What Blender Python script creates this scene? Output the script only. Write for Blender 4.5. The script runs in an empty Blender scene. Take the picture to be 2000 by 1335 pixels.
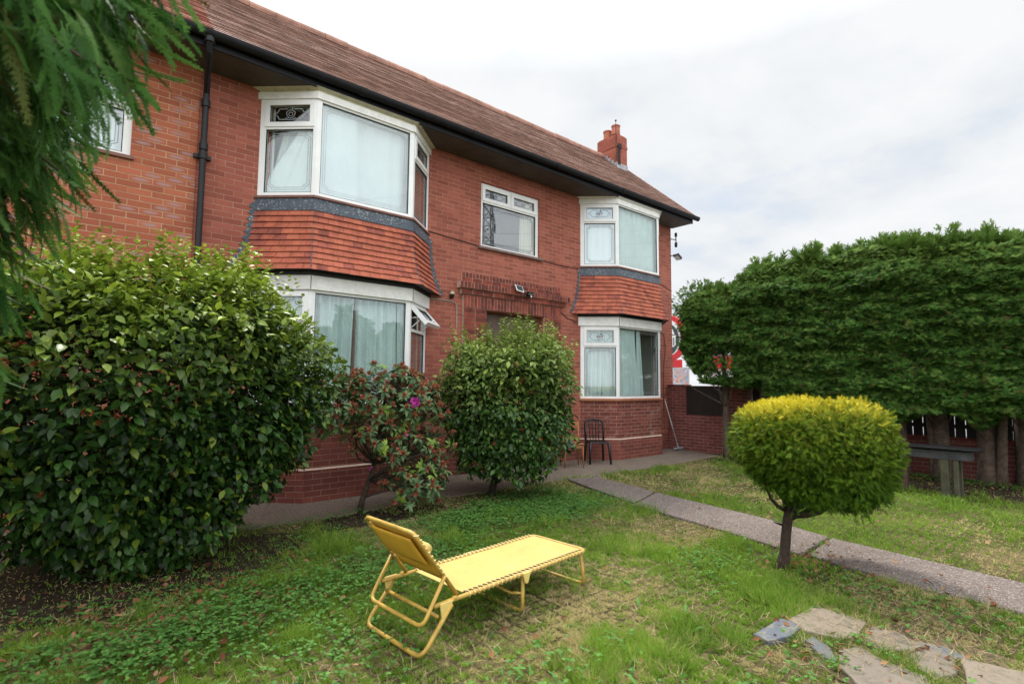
import bpy, math, random
import numpy as np
from mathutils import Vector, Matrix

R = math.radians
random.seed(7)
rng = np.random.default_rng(11)
scene = bpy.context.scene
COL = scene.collection

# ------------------------------------------------------------------ tagging
def tag(o, label=None, cat=None, group=None, kind=None):
    if label: o['label'] = label
    if cat: o['category'] = cat
    if group: o['group'] = group
    if kind: o['kind'] = kind
    return o

def thing(name, label, cat, loc=(0, 0, 0), rz=0, group=None):
    o = bpy.data.objects.new(name, None)
    COL.objects.link(o)
    o.location = loc
    o.rotation_euler = (0, 0, rz)
    o.empty_display_size = 0.2
    return tag(o, label, cat, group)

def link(name, me, mat, parent=None):
    o = bpy.data.objects.new(name, me)
    COL.objects.link(o)
    mats = mat if isinstance(mat, (list, tuple)) else [mat]
    for m in mats: me.materials.append(m)
    if parent: o.parent = parent
    return o

# ------------------------------------------------------------------ mesh builder
class MB:
    def __init__(self):
        self.v = []; self.f = []; self.m = []; self.u = {}
    def add(self, vs, fs, mi=0, uvs=None):
        b = len(self.v)
        if uvs:
            for k, f in enumerate(fs): self.u[len(self.f)+k] = [uvs[i] for i in f]
        self.v += [tuple(map(float, q)) for q in vs]
        for f in fs:
            self.f.append(tuple(b + i for i in f)); self.m.append(mi)
        return self
    def box(self, x0, x1, y0, y1, z0, z1, mi=0):
        vs = [(x0,y0,z0),(x1,y0,z0),(x1,y1,z0),(x0,y1,z0),(x0,y0,z1),(x1,y0,z1),(x1,y1,z1),(x0,y1,z1)]
        return self.add(vs, [(0,3,2,1),(4,5,6,7),(0,1,5,4),(1,2,6,5),(2,3,7,6),(3,0,4,7)], mi)
    def obox(self, o, ax, ay, az, mi=0):
        """box from corner o along three edge vectors"""
        o, ax, ay, az = map(Vector, (o, ax, ay, az))
        vs = [o, o+ax, o+ax+ay, o+ay, o+az, o+ax+az, o+ax+ay+az, o+ay+az]
        fs = [(0,3,2,1),(4,5,6,7),(0,1,5,4),(1,2,6,5),(2,3,7,6),(3,0,4,7)]
        if ax.cross(ay).dot(az) < 0: fs = [f[::-1] for f in fs]
        return self.add(vs, fs, mi)
    def prism(self, poly, z0, z1, mi=0, cap=True, skip=()):
        n = len(poly)
        vs = [(p[0],p[1],z0) for p in poly] + [(p[0],p[1],z1) for p in poly]
        fs = [(i,(i+1)%n,(i+1)%n+n,i+n) for i in range(n) if i not in skip]
        if cap: fs += [tuple(range(n))[::-1], tuple(range(n,2*n))]
        return self.add(vs, fs, mi)
    def tube(self, pts, r, seg=8, mi=0, cap=True, flat=1.0):
        pts = [Vector(p) for p in pts]
        rs = r if isinstance(r, (list, tuple)) else [r]*len(pts)
        rings = []; prev = None
        for i, p in enumerate(pts):
            t = (pts[min(i+1,len(pts)-1)] - pts[max(i-1,0)]).normalized()
            if prev is None:
                a = Vector((0,0,1)) if abs(t.z) < .9 else Vector((1,0,0))
                n = t.cross(a).normalized()
            else:
                n = (prev - t*prev.dot(t)).normalized()
            prev = n; b = t.cross(n)
            rings.append([p + (n*math.cos(2*math.pi*k/seg) + b*math.sin(2*math.pi*k/seg)*flat)*rs[i] for k in range(seg)])
        vs = [q for ring in rings for q in ring]; fs = []
        for i in range(len(pts)-1):
            for k in range(seg):
                a = i*seg+k; c = i*seg+(k+1)%seg
                fs.append((a, c, c+seg, a+seg))
        if cap:
            fs.append(tuple(range(seg))[::-1]); fs.append(tuple(range((len(pts)-1)*seg, len(pts)*seg)))
        return self.add(vs, fs, mi)
    def lathe(self, prof, c, seg=20, mi=0):
        vs = []; fs = []
        for (r, z) in prof:
            for k in range(seg):
                a = 2*math.pi*k/seg
                vs.append((c[0]+r*math.cos(a), c[1]+r*math.sin(a), c[2]+z))
        for i in range(len(prof)-1):
            for k in range(seg):
                fs.append((i*seg+k, i*seg+(k+1)%seg, (i+1)*seg+(k+1)%seg, (i+1)*seg+k))
        fs.append(tuple(range(seg))[::-1]); fs.append(tuple(range((len(prof)-1)*seg, len(prof)*seg)))
        return self.add(vs, fs, mi)
    def xf(self, M):
        self.v = [tuple(M @ Vector(q)) for q in self.v]
        return self
    def build(self, name, mat, parent=None, origin=(0,0,0), smooth=False, uv=True, bevel=0):
        me = bpy.data.meshes.new(name)
        o3 = Vector(origin)
        me.from_pydata([tuple(Vector(q)-o3) for q in self.v], [], self.f)
        if uv:
            lay = me.uv_layers.new(name='UVMap').data
            V = self.v
            for poly, f in zip(me.polygons, self.f):
                n = poly.normal
                if poly.index in self.u:
                    for li, q in zip(poly.loop_indices, self.u[poly.index]): lay[li].uv = q
                elif abs(n.z) > .97:
                    for li, vi in zip(poly.loop_indices, poly.vertices):
                        lay[li].uv = (V[vi][0], V[vi][1])
                else:
                    t = Vector((0,0,1)).cross(n).normalized(); bt = n.cross(t)
                    for li, vi in zip(poly.loop_indices, poly.vertices):
                        p = Vector(V[vi]); lay[li].uv = (p.dot(t), p.dot(bt))
        for poly, mi in zip(me.polygons, self.m):
            poly.material_index = mi; poly.use_smooth = smooth
        me.update()
        ob = link(name, me, mat, parent)
        if bevel:
            md = ob.modifiers.new('bevel', 'BEVEL'); md.width = bevel; md.segments = 2; md.limit_method = 'ANGLE'
        return ob

# ------------------------------------------------------------------ materials
def new_mat(name):
    m = bpy.data.materials.new(name); m.use_nodes = True
    nt = m.node_tree; b = nt.nodes['Principled BSDF']
    return m, nt, b

class N:
    """tiny node helper"""
    def __init__(self, nt): self.nt = nt
    def node(self, t, **k):
        n = self.nt.nodes.new(t)
        for a, v in k.items(): setattr(n, a, v)
        return n
    def ln(self, a, b): self.nt.links.new(a, b)
    def val(self, x, sock):
        if hasattr(x, 'is_linked'): self.ln(x, sock)
        else: sock.default_value = x
    def math(self, op, a, b=None, c=None, clamp=False):
        n = self.node('ShaderNodeMath', operation=op, use_clamp=clamp)
        self.val(a, n.inputs[0])
        if b is not None: self.val(b, n.inputs[1])
        if c is not None: self.val(c, n.inputs[2])
        return n.outputs[0]
    def mix(self, f, a, b, blend='MIX'):
        n = self.node('ShaderNodeMix', data_type='RGBA', blend_type=blend)
        self.val(f, n.inputs[0])
        for x, s in ((a, n.inputs[6]), (b, n.inputs[7])):
            if hasattr(x, 'is_linked'): self.ln(x, s)
            else: s.default_value = (*x, 1) if len(x) == 3 else x
        return n.outputs[2]
    def noise(self, scale, detail=4, rough=.6, vec=None, out=0):
        n = self.node('ShaderNodeTexNoise'); n.inputs['Scale'].default_value = scale
        n.inputs['Detail'].default_value = detail; n.inputs['Roughness'].default_value = rough
        if vec is not None: self.ln(vec, n.inputs['Vector'])
        return n.outputs[out]
    def ramp(self, f, stops):
        n = self.node('ShaderNodeValToRGB'); self.ln(f, n.inputs[0])
        e = n.color_ramp.elements
        while len(e) < len(stops): e.new(.5)
        for el, (p, c) in zip(e, stops):
            el.position = p; el.color = (*c, 1) if not isinstance(c, (int, float)) else (c, c, c, 1)
        return n.outputs[0]
    def bump(self, h, strength, dist, bsdf):
        n = self.node('ShaderNodeBump'); n.inputs['Strength'].default_value = strength; n.inputs['Distance'].default_value = dist
        self.ln(h, n.inputs['Height']); self.ln(n.outputs[0], bsdf.inputs['Normal'])

def plain(name, col, rough=.5, var=.12, scale=6, metal=0, spec=.5, bump=0):
    m, nt, b = new_mat(name); n = N(nt)
    tc = n.node('ShaderNodeTexCoord').outputs['Object']
    f = n.noise(scale, 6, .65, tc)
    lo = tuple(c*(1-var*1.6) for c in col); hi = tuple(min(1, c*(1+var)) for c in col)
    n.ln(n.ramp(f, [(.3, lo), (.7, hi)]), b.inputs['Base Color'])
    b.inputs['Roughness'].default_value = rough; b.inputs['Metallic'].default_value = metal
    b.inputs['Specular IOR Level'].default_value = spec
    if bump: n.bump(n.noise(scale*9, 5, .6, tc), bump, .01, b)
    return m

def brick_mat(name, w, h, mort, c_lo, c_hi, c_mort, patch=None, vo=0., uo=0., stain=None, rough=.85, depth=.6, offset=.5, mv=None, dirt=.35):
    """brick / tile pattern in metres on the UV map: every brick has its own random tone"""
    m, nt, b = new_mat(name); n = N(nt)
    uv = n.node('ShaderNodeUVMap'); uv.uv_map = 'UVMap'
    sep = n.node('ShaderNodeSeparateXYZ'); n.ln(uv.outputs[0], sep.inputs[0])
    U = n.math('ADD', sep.outputs[0], uo); V = n.math('ADD', sep.outputs[1], vo)
    vr = n.math('DIVIDE', V, h); row = n.math('FLOOR', vr); fy = n.math('SUBTRACT', n.math('FRACT', vr), .5)
    ur = n.math('ADD', n.math('DIVIDE', U, w), n.math('MULTIPLY', row, offset)); cell = n.math('FLOOR', ur); fx = n.math('SUBTRACT', n.math('FRACT', ur), .5)
    comb = n.node('ShaderNodeCombineXYZ'); n.ln(cell, comb.inputs[0]); n.ln(row, comb.inputs[1])
    wn = n.node('ShaderNodeTexWhiteNoise', noise_dimensions='2D'); n.ln(comb.outputs[0], wn.inputs['Vector'])
    rnd = wn.outputs['Value']
    sepc = n.node('ShaderNodeSeparateColor'); n.ln(wn.outputs['Color'], sepc.inputs[0]); rnd2 = sepc.outputs[1]
    # distance to the joint in metres
    dx = n.math('MULTIPLY', n.math('SUBTRACT', .5, n.math('ABSOLUTE', fx)), w)
    dy = n.math('MULTIPLY', n.math('SUBTRACT', .5, n.math('ABSOLUTE', fy)), h)
    mm = mort if mv is None else mv
    jx = n.math('SUBTRACT', 1, n.math('DIVIDE', dx, mort*.5), clamp=True) if mort else None
    wob = n.math('MULTIPLY', n.math('SUBTRACT', n.noise(40, 3, .6, uv.outputs[0]), .5), .006)
    dmin_x = n.math('SUBTRACT', n.math('ADD', dx, wob), mort*.5)
    dmin_y = n.math('SUBTRACT', n.math('ADD', dy, wob), mm*.5)
    d = n.math('MINIMUM', dmin_x, dmin_y)
    brick = n.math('DIVIDE', n.math('ADD', d, .0012), .0035, clamp=True)   # 0 in the joint, 1 on the brick
    tone = n.math('ADD', n.math('MULTIPLY', rnd, .75), n.math('MULTIPLY', n.noise(30, 5, .7, uv.outputs[0]), .35))
    col = n.mix(tone, c_lo, c_hi)
    if patch:
        e = n.math('ADD', n.math('POWER', n.math('DIVIDE', fx, .40), 2), n.math('POWER', n.math('DIVIDE', fy, .30), 2))
        e = n.math('ADD', e, n.math('MULTIPLY', n.math('SUBTRACT', n.noise(18, 3, .6, uv.outputs[0]), .5), 1.1))
        pm = n.math('MULTIPLY', n.math('SUBTRACT', 1.15, e, clamp=True), n.math('GREATER_THAN', rnd2, .72))
        pm = n.math('MULTIPLY', pm, .85)
        col = n.mix(pm, col, patch)
    big = n.noise(.9, 5, .65, uv.outputs[0])
    col = n.mix(n.math('MULTIPLY', n.math('SUBTRACT', big, .42, clamp=True), dirt*3, clamp=True), col, tuple(c*.55 for c in c_lo))
    mp = n.node('ShaderNodeMapping'); mp.inputs['Scale'].default_value = (5.5, .55, 1); n.ln(uv.outputs[0], mp.inputs[0])
    run = n.math('MULTIPLY', n.math('SUBTRACT', n.noise(1., 5, .65, mp.outputs[0]), .54, clamp=True), 2.6, clamp=True)      # rain-washed grime
    col = n.mix(n.math('MULTIPLY', run, .55), col, tuple(c*.5 for c in c_lo))
    if stain:
        st = n.noise(3.5, 6, .7, uv.outputs[0])
        col = n.mix(n.math('MULTIPLY', n.math('SUBTRACT', st, .55, clamp=True), 3.2, clamp=True), col, stain)
    mcol = n.mix(n.ramp(n.noise(3.2, 5, .65, uv.outputs[0]), [(.38, 0.), (.62, 1.)]), tuple(c*.5+d_*.5 for c, d_ in zip(c_mort, c_lo)), c_mort)
    col = n.mix(brick, mcol, col)
    n.ln(col, b.inputs['Base Color']); b.inputs['Roughness'].default_value = rough
    b.inputs['Specular IOR Level'].default_value = .3
    hh = n.math('ADD', brick, n.math('MULTIPLY', n.noise(120, 4, .6, uv.outputs[0]), .35))
    n.bump(hh, depth, .006, b)
    return m

def leaf_mat(name, c1, c2, tip, rough=.45, trans=.25, spec=.5, extra=None):
    """colour varies leaf by leaf ('rnd') and from old to young growth ('tip')"""
    m, nt, b = new_mat(name); n = N(nt)
    a = n.node('ShaderNodeAttribute', attribute_name='rnd'); t = n.node('ShaderNodeAttribute', attribute_name='tip')
    stops = [(0, c1), (.85, c2)] + ([(.97, extra)] if extra else [])
    col = n.mix(t.outputs['Fac'], n.ramp(a.outputs['Fac'], stops), tip)
    n.ln(col, b.inputs['Base Color']); b.inputs['Roughness'].default_value = rough
    b.inputs['Specular IOR Level'].default_value = spec
    tr = n.node('ShaderNodeBsdfTranslucent'); n.ln(n.mix(.5, col, (.5, .8, .1), 'MULTIPLY'), tr.inputs[0])
    n.ln(col, tr.inputs[0])
    mx = n.node('ShaderNodeMixShader'); mx.inputs[0].default_value = trans
    n.ln(b.outputs[0], mx.inputs[1]); n.ln(tr.outputs[0], mx.inputs[2])
    out = nt.nodes['Material Output']; n.ln(mx.outputs[0], out.inputs['Surface'])
    return m

def glass_mat(name, tint=(.86, .93, .92), boost=1.0, ior=1.5):
    m, nt, b = new_mat(name); n = N(nt)
    nt.nodes.remove(b)
    gm = n.node('ShaderNodeNewGeometry'); dt = n.node('ShaderNodeVectorMath', operation='DOT_PRODUCT')
    n.ln(gm.outputs['Incoming'], dt.inputs[0]); n.ln(gm.outputs['Normal'], dt.inputs[1])
    cs = n.math('SUBTRACT', 1, n.math('ABSOLUTE', dt.outputs['Value']), clamp=True)
    fr = n.math('ADD', .04, n.math('MULTIPLY', .96, n.math('POWER', cs, 5)))
    tr = n.node('ShaderNodeBsdfTransparent'); tr.inputs[0].default_value = (*tint, 1)
    gl = n.node('ShaderNodeBsdfGlossy'); gl.inputs['Roughness'].default_value = 0.0; gl.inputs[0].default_value = (.95, .97, 1, 1)
    mx = n.node('ShaderNodeMixShader'); n.ln(n.math('MULTIPLY', fr, boost, clamp=True), mx.inputs[0])
    n.ln(tr.outputs[0], mx.inputs[1]); n.ln(gl.outputs[0], mx.inputs[2])
    n.ln(mx.outputs[0], nt.nodes['Material Output'].inputs['Surface'])
    return m

BR_LO, BR_HI = (.235, .068, .048), (.41, .128, .086)
M = {}
M['brick'] = brick_mat('house brick', .235, .077, .008, BR_LO, BR_HI, (.47, .255, .175), dirt=.22)
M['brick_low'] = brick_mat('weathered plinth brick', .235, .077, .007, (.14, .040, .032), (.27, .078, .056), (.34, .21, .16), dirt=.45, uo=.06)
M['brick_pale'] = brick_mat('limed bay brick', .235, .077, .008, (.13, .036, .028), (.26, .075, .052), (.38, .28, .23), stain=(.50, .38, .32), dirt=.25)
M['brick_nb'] = brick_mat('neighbour brick', .240, .077, .009, (.29, .080, .044), (.49, .150, .080), (.52, .35, .21), patch=(.38, .25, .24), dirt=.12, uo=.1)
M['brick_gw'] = brick_mat('garden wall brick', .225, .075, .008, (.13, .042, .036), (.26, .078, .064), (.40, .26, .22), dirt=.3)
M['brick_dark'] = plain('dark special brick', (.17, .042, .030), .8, .4, 9, spec=.3, bump=.3)
M['brick_red'] = plain('arch brick', (.26, .062, .040), .8, .35, 9, spec=.3, bump=.3)
M['mortar'] = plain('pale mortar', (.58, .43, .34), .95, .15, 12)
M['tile_hang'] = brick_mat('hung clay tile', .165, 10., .004, (.27, .055, .024), (.47, .115, .05), (.05, .02, .015), dirt=.12, mv=0, offset=0, depth=.4, rough=.75)
RS = math.hypot(1.93+.66, 8.13-5.855)/34; RV = -((-.66)*(1.93+.66)+5.855*(8.13-5.855))/(RS*34)
M['roof_tile'] = brick_mat('roof tile', .165, RS, .005, (.20, .125, .105), (.44, .285, .235), (.07, .05, .045), dirt=.12, mv=0, offset=.5, depth=.5)
M['roof_tile_nb'] = brick_mat('red roof tile', .165, RS, .005, (.24, .09, .066), (.44, .20, .15), (.08, .04, .035), dirt=.1, mv=0, offset=.5, depth=.5)
M['ridge'] = plain('ridge tile clay', (.36, .19, .14), .8, .3, 4, bump=.3)
M['upvc'] = plain('white upvc', (.86, .87, .86), .32, .05, 3)
M['white_board'] = plain('white painted board', (.84, .84, .81), .5, .10, 7)
M['cream_board'] = plain('aged cream board', (.60, .58, .45), .6, .16, 6)
M['soffit'] = plain('brown soffit board', (.070, .058, .046), .7, .25, 3)
M['gutter'] = plain('black gutter plastic', (.007, .0075, .010), .5, .3, 8, spec=.25)
M['pipe'] = plain('black painted iron', (.010, .011, .014), .42, .3, 14, spec=.35)
def lead_mat():
    m, nt, b = new_mat('lead sheet'); n = N(nt)
    tc = n.node('ShaderNodeTexCoord').outputs['Object']
    c = n.mix(n.noise(5, 5, .6, tc), (.030, .042, .060), (.080, .100, .130))
    p = n.math('MULTIPLY', n.math('SUBTRACT', n.noise(38, 6, .75, tc), .54, clamp=True), 9, clamp=True)
    p = n.math('MULTIPLY', p, n.math('MULTIPLY', n.math('SUBTRACT', n.noise(3, 3, .5, tc), .36, clamp=True), 5, clamp=True))
    n.ln(n.mix(p, c, (.55, .58, .58)), b.inputs['Base Color']); b.inputs['Roughness'].default_value = .6
    return m
M['lead'] = lead_mat()
M['lead_pale'] = plain('pale lead flashing', (.34, .36, .38), .6, .25, 12)
M['sill_brown'] = plain('brown tile sill', (.20, .085, .06), .55, .2, 10)
M['sill_terra'] = plain('terracotta sill', (.40, .15, .075), .55, .2, 10)
M['sill_stone'] = plain('stone window sill', (.20, .13, .11), .7, .2, 10)
M['glass'] = glass_mat('window glass', (.94, .975, .97), 1.9)
M['glass_up'] = glass_mat('upstairs window glass', (.93, .965, .965), 3.6)
M['gasket'] = plain('black glazing gasket', (.015, .015, .016), .6, .1, 8)
M['leading'] = plain('lead came', (.22, .25, .28), .5, .2, 30)
M['leading_pale'] = plain('pale lead came', (.42, .45, .47), .5, .2, 30)
M['green_glass'] = plain('green stained glass', (.02, .16, .12), .2, .2, 30)
M['pink_glass'] = plain('pink stained glass', (.5, .14, .16), .2, .2, 30)
M['curtain'] = plain('pale curtain cloth', (.60, .69, .67), .9, .07, 2)
M['curtain_w'] = plain('white net curtain', (.80, .86, .86), .9, .05, 2)
M['curtain_cream'] = plain('cream curtain cloth', (.70, .64, .50), .9, .08, 2)
M['curtain_brown'] = plain('brown curtain cloth', (.30, .20, .17), .9, .08, 3)
M['room'] = plain('room plaster', (.56, .57, .52), .9, .06, 1)
M['chrome'] = plain('stay metal', (.6, .6, .6), .3, .1, 20, metal=.8)
M['cable'] = plain('black cable', (.03, .02, .02), .6, .2, 20)
M['conduit'] = plain('grey conduit', (.40, .36, .33), .6, .2, 20)
M['pot'] = plain('clay chimney pot', (.42, .14, .085), .75, .25, 9, bump=.2)
M['brick_ch'] = brick_mat('chimney brick', .235, .077, .009, (.27, .075, .05), (.42, .13, .085), (.22, .10, .08), dirt=.2)
M['soot'] = plain('soot stain', (.03, .022, .02), .9, .3, 12)
M['door_panel'] = plain('dark door paint', (.14, .09, .07), .5, .2, 4)

# ------------------------------------------------------------------ numpy scatter meshes
def tri_mesh(name, V, T, mat, parent=None, rnd=None, tip=None):
    me = bpy.data.meshes.new(name)
    nv, ntr = len(V), len(T)
    me.vertices.add(nv); me.vertices.foreach_set('co', np.ascontiguousarray(V, dtype=np.float32).ravel())
    me.loops.add(ntr*3); me.loops.foreach_set('vertex_index', np.ascontiguousarray(T, dtype=np.int32).ravel())
    me.polygons.add(ntr); me.polygons.foreach_set('loop_start', np.arange(0, ntr*3, 3, dtype=np.int32))
    me.polygons.foreach_set('loop_total', np.full(ntr, 3, dtype=np.int32))
    me.update(calc_edges=True)
    for nm, a in (('rnd', rnd), ('tip', tip)):
        at = me.attributes.new(nm, 'FLOAT', 'POINT')
        at.data.foreach_set('value', (np.zeros(nv) if a is None else a).astype(np.float32))
    return link(name, me, mat, parent)

def unit(a): return a/np.maximum(np.linalg.norm(a, axis=-1, keepdims=True), 1e-9)

def scatter(C, A, Nn, S, tmpl, wid=None):
    """place template (verts x=width y=length z=normal, tris) at every centre"""
    tv, tf = tmpl
    A = unit(A); Nn = unit(Nn - A*(Nn*A).sum(1, keepdims=True)); X = np.cross(A, Nn)
    S = np.broadcast_to(np.asarray(S, float), (len(C),))[:, None, None]
    W = 1 if wid is None else np.asarray(wid)[:, None, None]
    V = C[:, None] + S*(tv[None, :, 0:1]*W*X[:, None] + tv[None, :, 1:2]*A[:, None] + tv[None, :, 2:3]*Nn[:, None])
    T = tf[None] + (np.arange(len(C))*len(tv))[:, None, None]
    return V.reshape(-1, 3), T.reshape(-1, 3), len(tv)

def join(parts):
    Vs, Ts, Rs, Ps = [], [], [], []; b = 0
    for V, T, r, t in parts:
        Vs.append(V); Ts.append(T+b); Rs.append(r); Ps.append(t); b += len(V)
    return np.concatenate(Vs), np.concatenate(Ts), np.concatenate(Rs), np.concatenate(Ps)

def leaf_tmpl(w=.26, fold=.07, droop=.08):
    v = np.array([(0,0,0),(-w,.3,fold),(-w*.92,.62,fold),(0,1,-droop),(w*.92,.62,fold),(w,.3,fold),(0,.3,0),(0,.65,0)], float)
    f = np.array([(0,6,1),(0,5,6),(1,7,2),(1,6,7),(6,4,7),(6,5,4),(2,7,3),(7,4,3)])
    return v, f
LEAF = leaf_tmpl()
LEAF_LONG = leaf_tmpl(.17, .05, .12)
LEAF_SMALL = (np.array([(0,0,0),(-.32,.5,.08),(0,1,-.05),(.32,.5,.08)], float), np.array([(0,2,1),(0,3,2)]))

def frond(nside, wmain, wside, lside, ang, droop, seed, curl=.0, sub=False):
    r = np.random.default_rng(seed); v = []; f = []
    def sl(p0, p1, w):
        b = len(v); d = np.subtract(p1, p0); s = np.array([-d[1], d[0]])/max(np.hypot(*d), 1e-6)*w
        for q in (np.array(p0)-s, np.array(p0)+s, np.array(p1)):
            v.append((q[0], q[1], -droop*q[1]**2 + curl*abs(q[0])))
        f.append((b, b+1, b+2))
    sl((0,0), (0,.5), wmain); sl((0,.45), (0,1), wmain*.8)
    for k in range(nside):
        y = .12 + .8*k/nside
        for sgn in (-1, 1):
            l = lside*(1-.75*y)*r.uniform(.75, 1.2); a = R(ang*r.uniform(.7, 1.2))
            p1 = (sgn*l*math.sin(a), y + l*math.cos(a)); sl((0, y), p1, wside)
            if sub:
                for q in (.35, .65):
                    for s2 in (-1, 1):
                        a2 = a*sgn + s2*R(38); l2 = l*.33*r.uniform(.7, 1.2)
                        q0 = (p1[0]*q, y+(p1[1]-y)*q); sl(q0, (q0[0]+l2*math.sin(a2), q0[1]+l2*math.cos(a2)), wside*.8)
    return np.array(v, float), np.array(f)

def lumps(seed, k=14):
    r = np.random.default_rng(seed); F = r.normal(0, 1, (k, 3))*2.6; ph = r.uniform(0, 6.28, k)
    return lambda P: np.sin(P@F.T + ph).sum(1)/math.sqrt(k)

def profile_points(n, prof, r, depth, seed, lump=.08, rx=1., ry=1., pw=2.2):
    """points through the outer shell of a bush given as (z, radius) rows; returns points and outward normals"""
    z = np.array([p[0] for p in prof]); q = np.array([p[1] for p in prof])
    zz = np.linspace(z[0], z[-1], 200); qq = np.interp(zz, z, q)
    ds = np.hypot(np.gradient(zz), np.gradient(qq)*rx); w = ds*(qq+.03); cdf = np.cumsum(w)/w.sum()
    zi = np.interp(r.random(n), cdf, zz); qi = np.interp(zi, z, q); sl = np.interp(zi, zz, np.gradient(qq, zz))
    a = r.uniform(0, 2*math.pi, n); c, s = np.cos(a), np.sin(a)
    nrm = unit(np.stack([c/rx, s/ry, -sl*1.0], 1))
    P0 = np.stack([c*qi*rx, s*qi*ry, zi], 1)
    L = lumps(seed)(P0*1.3)
    dep = depth*r.random(n)**pw
    P = P0 + nrm*(lump*L - dep)[:, None]
    return P, nrm, dep/depth, L

def limb(mb, p0, p1, r0, r1, bend, r, seg=6, k=5):
    p0 = np.array(p0, float); p1 = np.array(p1, float); off = r.normal(0, bend, 3)
    pts = [p0 + (p1-p0)*t + off*math.sin(math.pi*t) for t in np.linspace(0, 1, k)]
    mb.tube(pts, [r0+(r1-r0)*t for t in np.linspace(0, 1, k)], seg)
    return pts

M['bark'] = plain('brown bark', (.075, .050, .036), .9, .4, 18, bump=.6)
M['bark_red'] = plain('pale cypress bark', (.12, .085, .062), .9, .4, 14, bump=.7)
M['bark_top'] = plain('reddish brown bark', (.050, .030, .022), .9, .4, 22, bump=.7)
M['bark_dark'] = plain('dark twig bark', (.028, .020, .016), .9, .3, 18, bump=.5)
M['camellia'] = leaf_mat('camellia leaf', (.007, .024, .006), (.046, .120, .018), (.36, .47, .05), rough=.38, trans=.25, spec=.36)
M['camellia2'] = leaf_mat('camellia leaf paler', (.010, .032, .008), (.070, .160, .030), (.36, .46, .10), rough=.36, trans=.22, spec=.4)
M['camellia_bud'] = leaf_mat('spent camellia flower', (.16, .03, .012), (.33, .08, .03), (.3, .1, .03), rough=.7, trans=.1)
M['rhodo'] = leaf_mat('rhododendron leaf', (.036, .085, .034), (.15, .245, .115), (.32, .46, .07), rough=.45, trans=.25, spec=.3)
M['rhodo_bud'] = leaf_mat('russet seed head', (.26, .080, .038), (.48, .20, .10), (.36, .09, .06), rough=.7, trans=.15)
M['flower'] = leaf_mat('pink petal', (.62, .04, .42), (.80, .12, .60), (.5, .03, .4), rough=.6, trans=.3)
M['hedge'] = leaf_mat('cypress spray', (.010, .034, .006), (.066, .160, .024), (.19, .30, .06), rough=.7, trans=.25, spec=.12, extra=(.085, .06, .022))
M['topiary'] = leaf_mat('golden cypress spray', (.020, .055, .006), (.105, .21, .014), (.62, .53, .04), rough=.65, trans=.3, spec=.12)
M['fore'] = leaf_mat('drooping cypress spray', (.020, .078, .014), (.085, .22, .040), (.16, .31, .07), rough=.6, trans=.3, spec=.15, extra=(.12, .06, .02))
M['far_leaf'] = leaf_mat('distant tree leaf', (.035, .075, .025), (.10, .17, .06), (.16, .22, .09), rough=.6, trans=.25)

# ================================================================== THE HOUSE
HX0, HX1 = 1.07, 11.84
ZS = 5.69                     # underside of the soffit
O = (6.4, 0, 0)
house = thing('brick_house', 'red brick house with two white framed bay windows, hung tiles and a long tiled roof', 'house', O)
ON = (-2.0, 0, 0)
nb = thing('brick_house', 'adjoining orange red brick house left of the black downpipe, half hidden by the conifer', 'house', ON)

def wall_grid(mb, x0, x1, z0, z1, ops, y0=0., y1=.25):
    xs = sorted({x0, x1, *[v for o in ops for v in o[:2]]}); zs = sorted({z0, z1, *[v for o in ops for v in o[2:]]})
    for a, b in zip(xs, xs[1:]):
        for c, d in zip(zs, zs[1:]):
            mx, mz = (a+b)/2, (c+d)/2
            if any(o[0] < mx < o[1] and o[2] < mz < o[3] for o in ops): continue
            mb.box(a, b, y0, y1, c, d)

BAY_B, BAY_C, BAY_W = .55, .60, 1.52
BAY_L = math.hypot(BAY_B, BAY_C)
def bay(Xa, o=0., ext=0.):
    """plan of the bay, offset outward by o: A on the wall, B and C at the front, D on the wall"""
    b, c = BAY_B, BAY_C
    ax = Xa - o*BAY_L/b; t = (b+o)/b
    w = 2*Xa + 2*c + BAY_W
    A = (ax - ext*c/b*-1 if False else ax, 0.); B = (ax + c*t, -(b+o))
    return [A, B, (w-B[0], B[1]), (w-A[0], 0.)]

XL, XR = 1.816, 8.37
bay_ops = []
for Xa in (XL, XR):
    bay_ops += [(Xa+.16, Xa+2*BAY_C+BAY_W-.16, 1.288, 2.847), (Xa+.16, Xa+2*BAY_C+BAY_W-.16, 4.158, 5.56)]
MW = (5.666, 7.151, 4.129, 5.358)
DOOR = (5.80, 7.25, -.2, 2.93)
wm = MB()
wall_grid(wm, HX0, HX1, .40, 5.80, bay_ops + [MW, (DOOR[0], DOOR[1], .40, DOOR[3])])
wm.box(HX1-.25, HX1, .25, 3.9, -.2, 5.8)                      # right side wall
wm.add([(HX1,0,5.8),(HX1,3.9,5.8),(HX1,1.93,7.75),(HX1-.25,0,5.8),(HX1-.25,3.9,5.8),(HX1-.25,1.93,7.75)], [(0,1,2),(5,4,3),(0,2,5,3),(2,1,4,5)])
wm.box(HX0, HX1-.25, 3.65, 3.9, -.2, 5.8)                     # back wall
wm.build('wall', M['brick'], house, O)
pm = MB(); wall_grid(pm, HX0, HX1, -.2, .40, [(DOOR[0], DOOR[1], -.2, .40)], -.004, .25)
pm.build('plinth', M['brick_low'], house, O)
rm = MB()                                                     # rooms: floors, ceiling, party walls
for z in (.2, 2.95): rm.box(HX0+.01, HX1-.26, .26, 3.64, z, z+.12)
rm.box(HX0+.01, HX1-.26, .26, 3.64, 5.70, 5.78)
rm.box(HX1-.29, HX1-.255, .26, 3.64, .33, 5.69); rm.box(5.0, 5.1, .26, 3.64, .33, 5.69); rm.box(7.7, 7.8, .26, 3.64, .33, 5.69)
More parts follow.
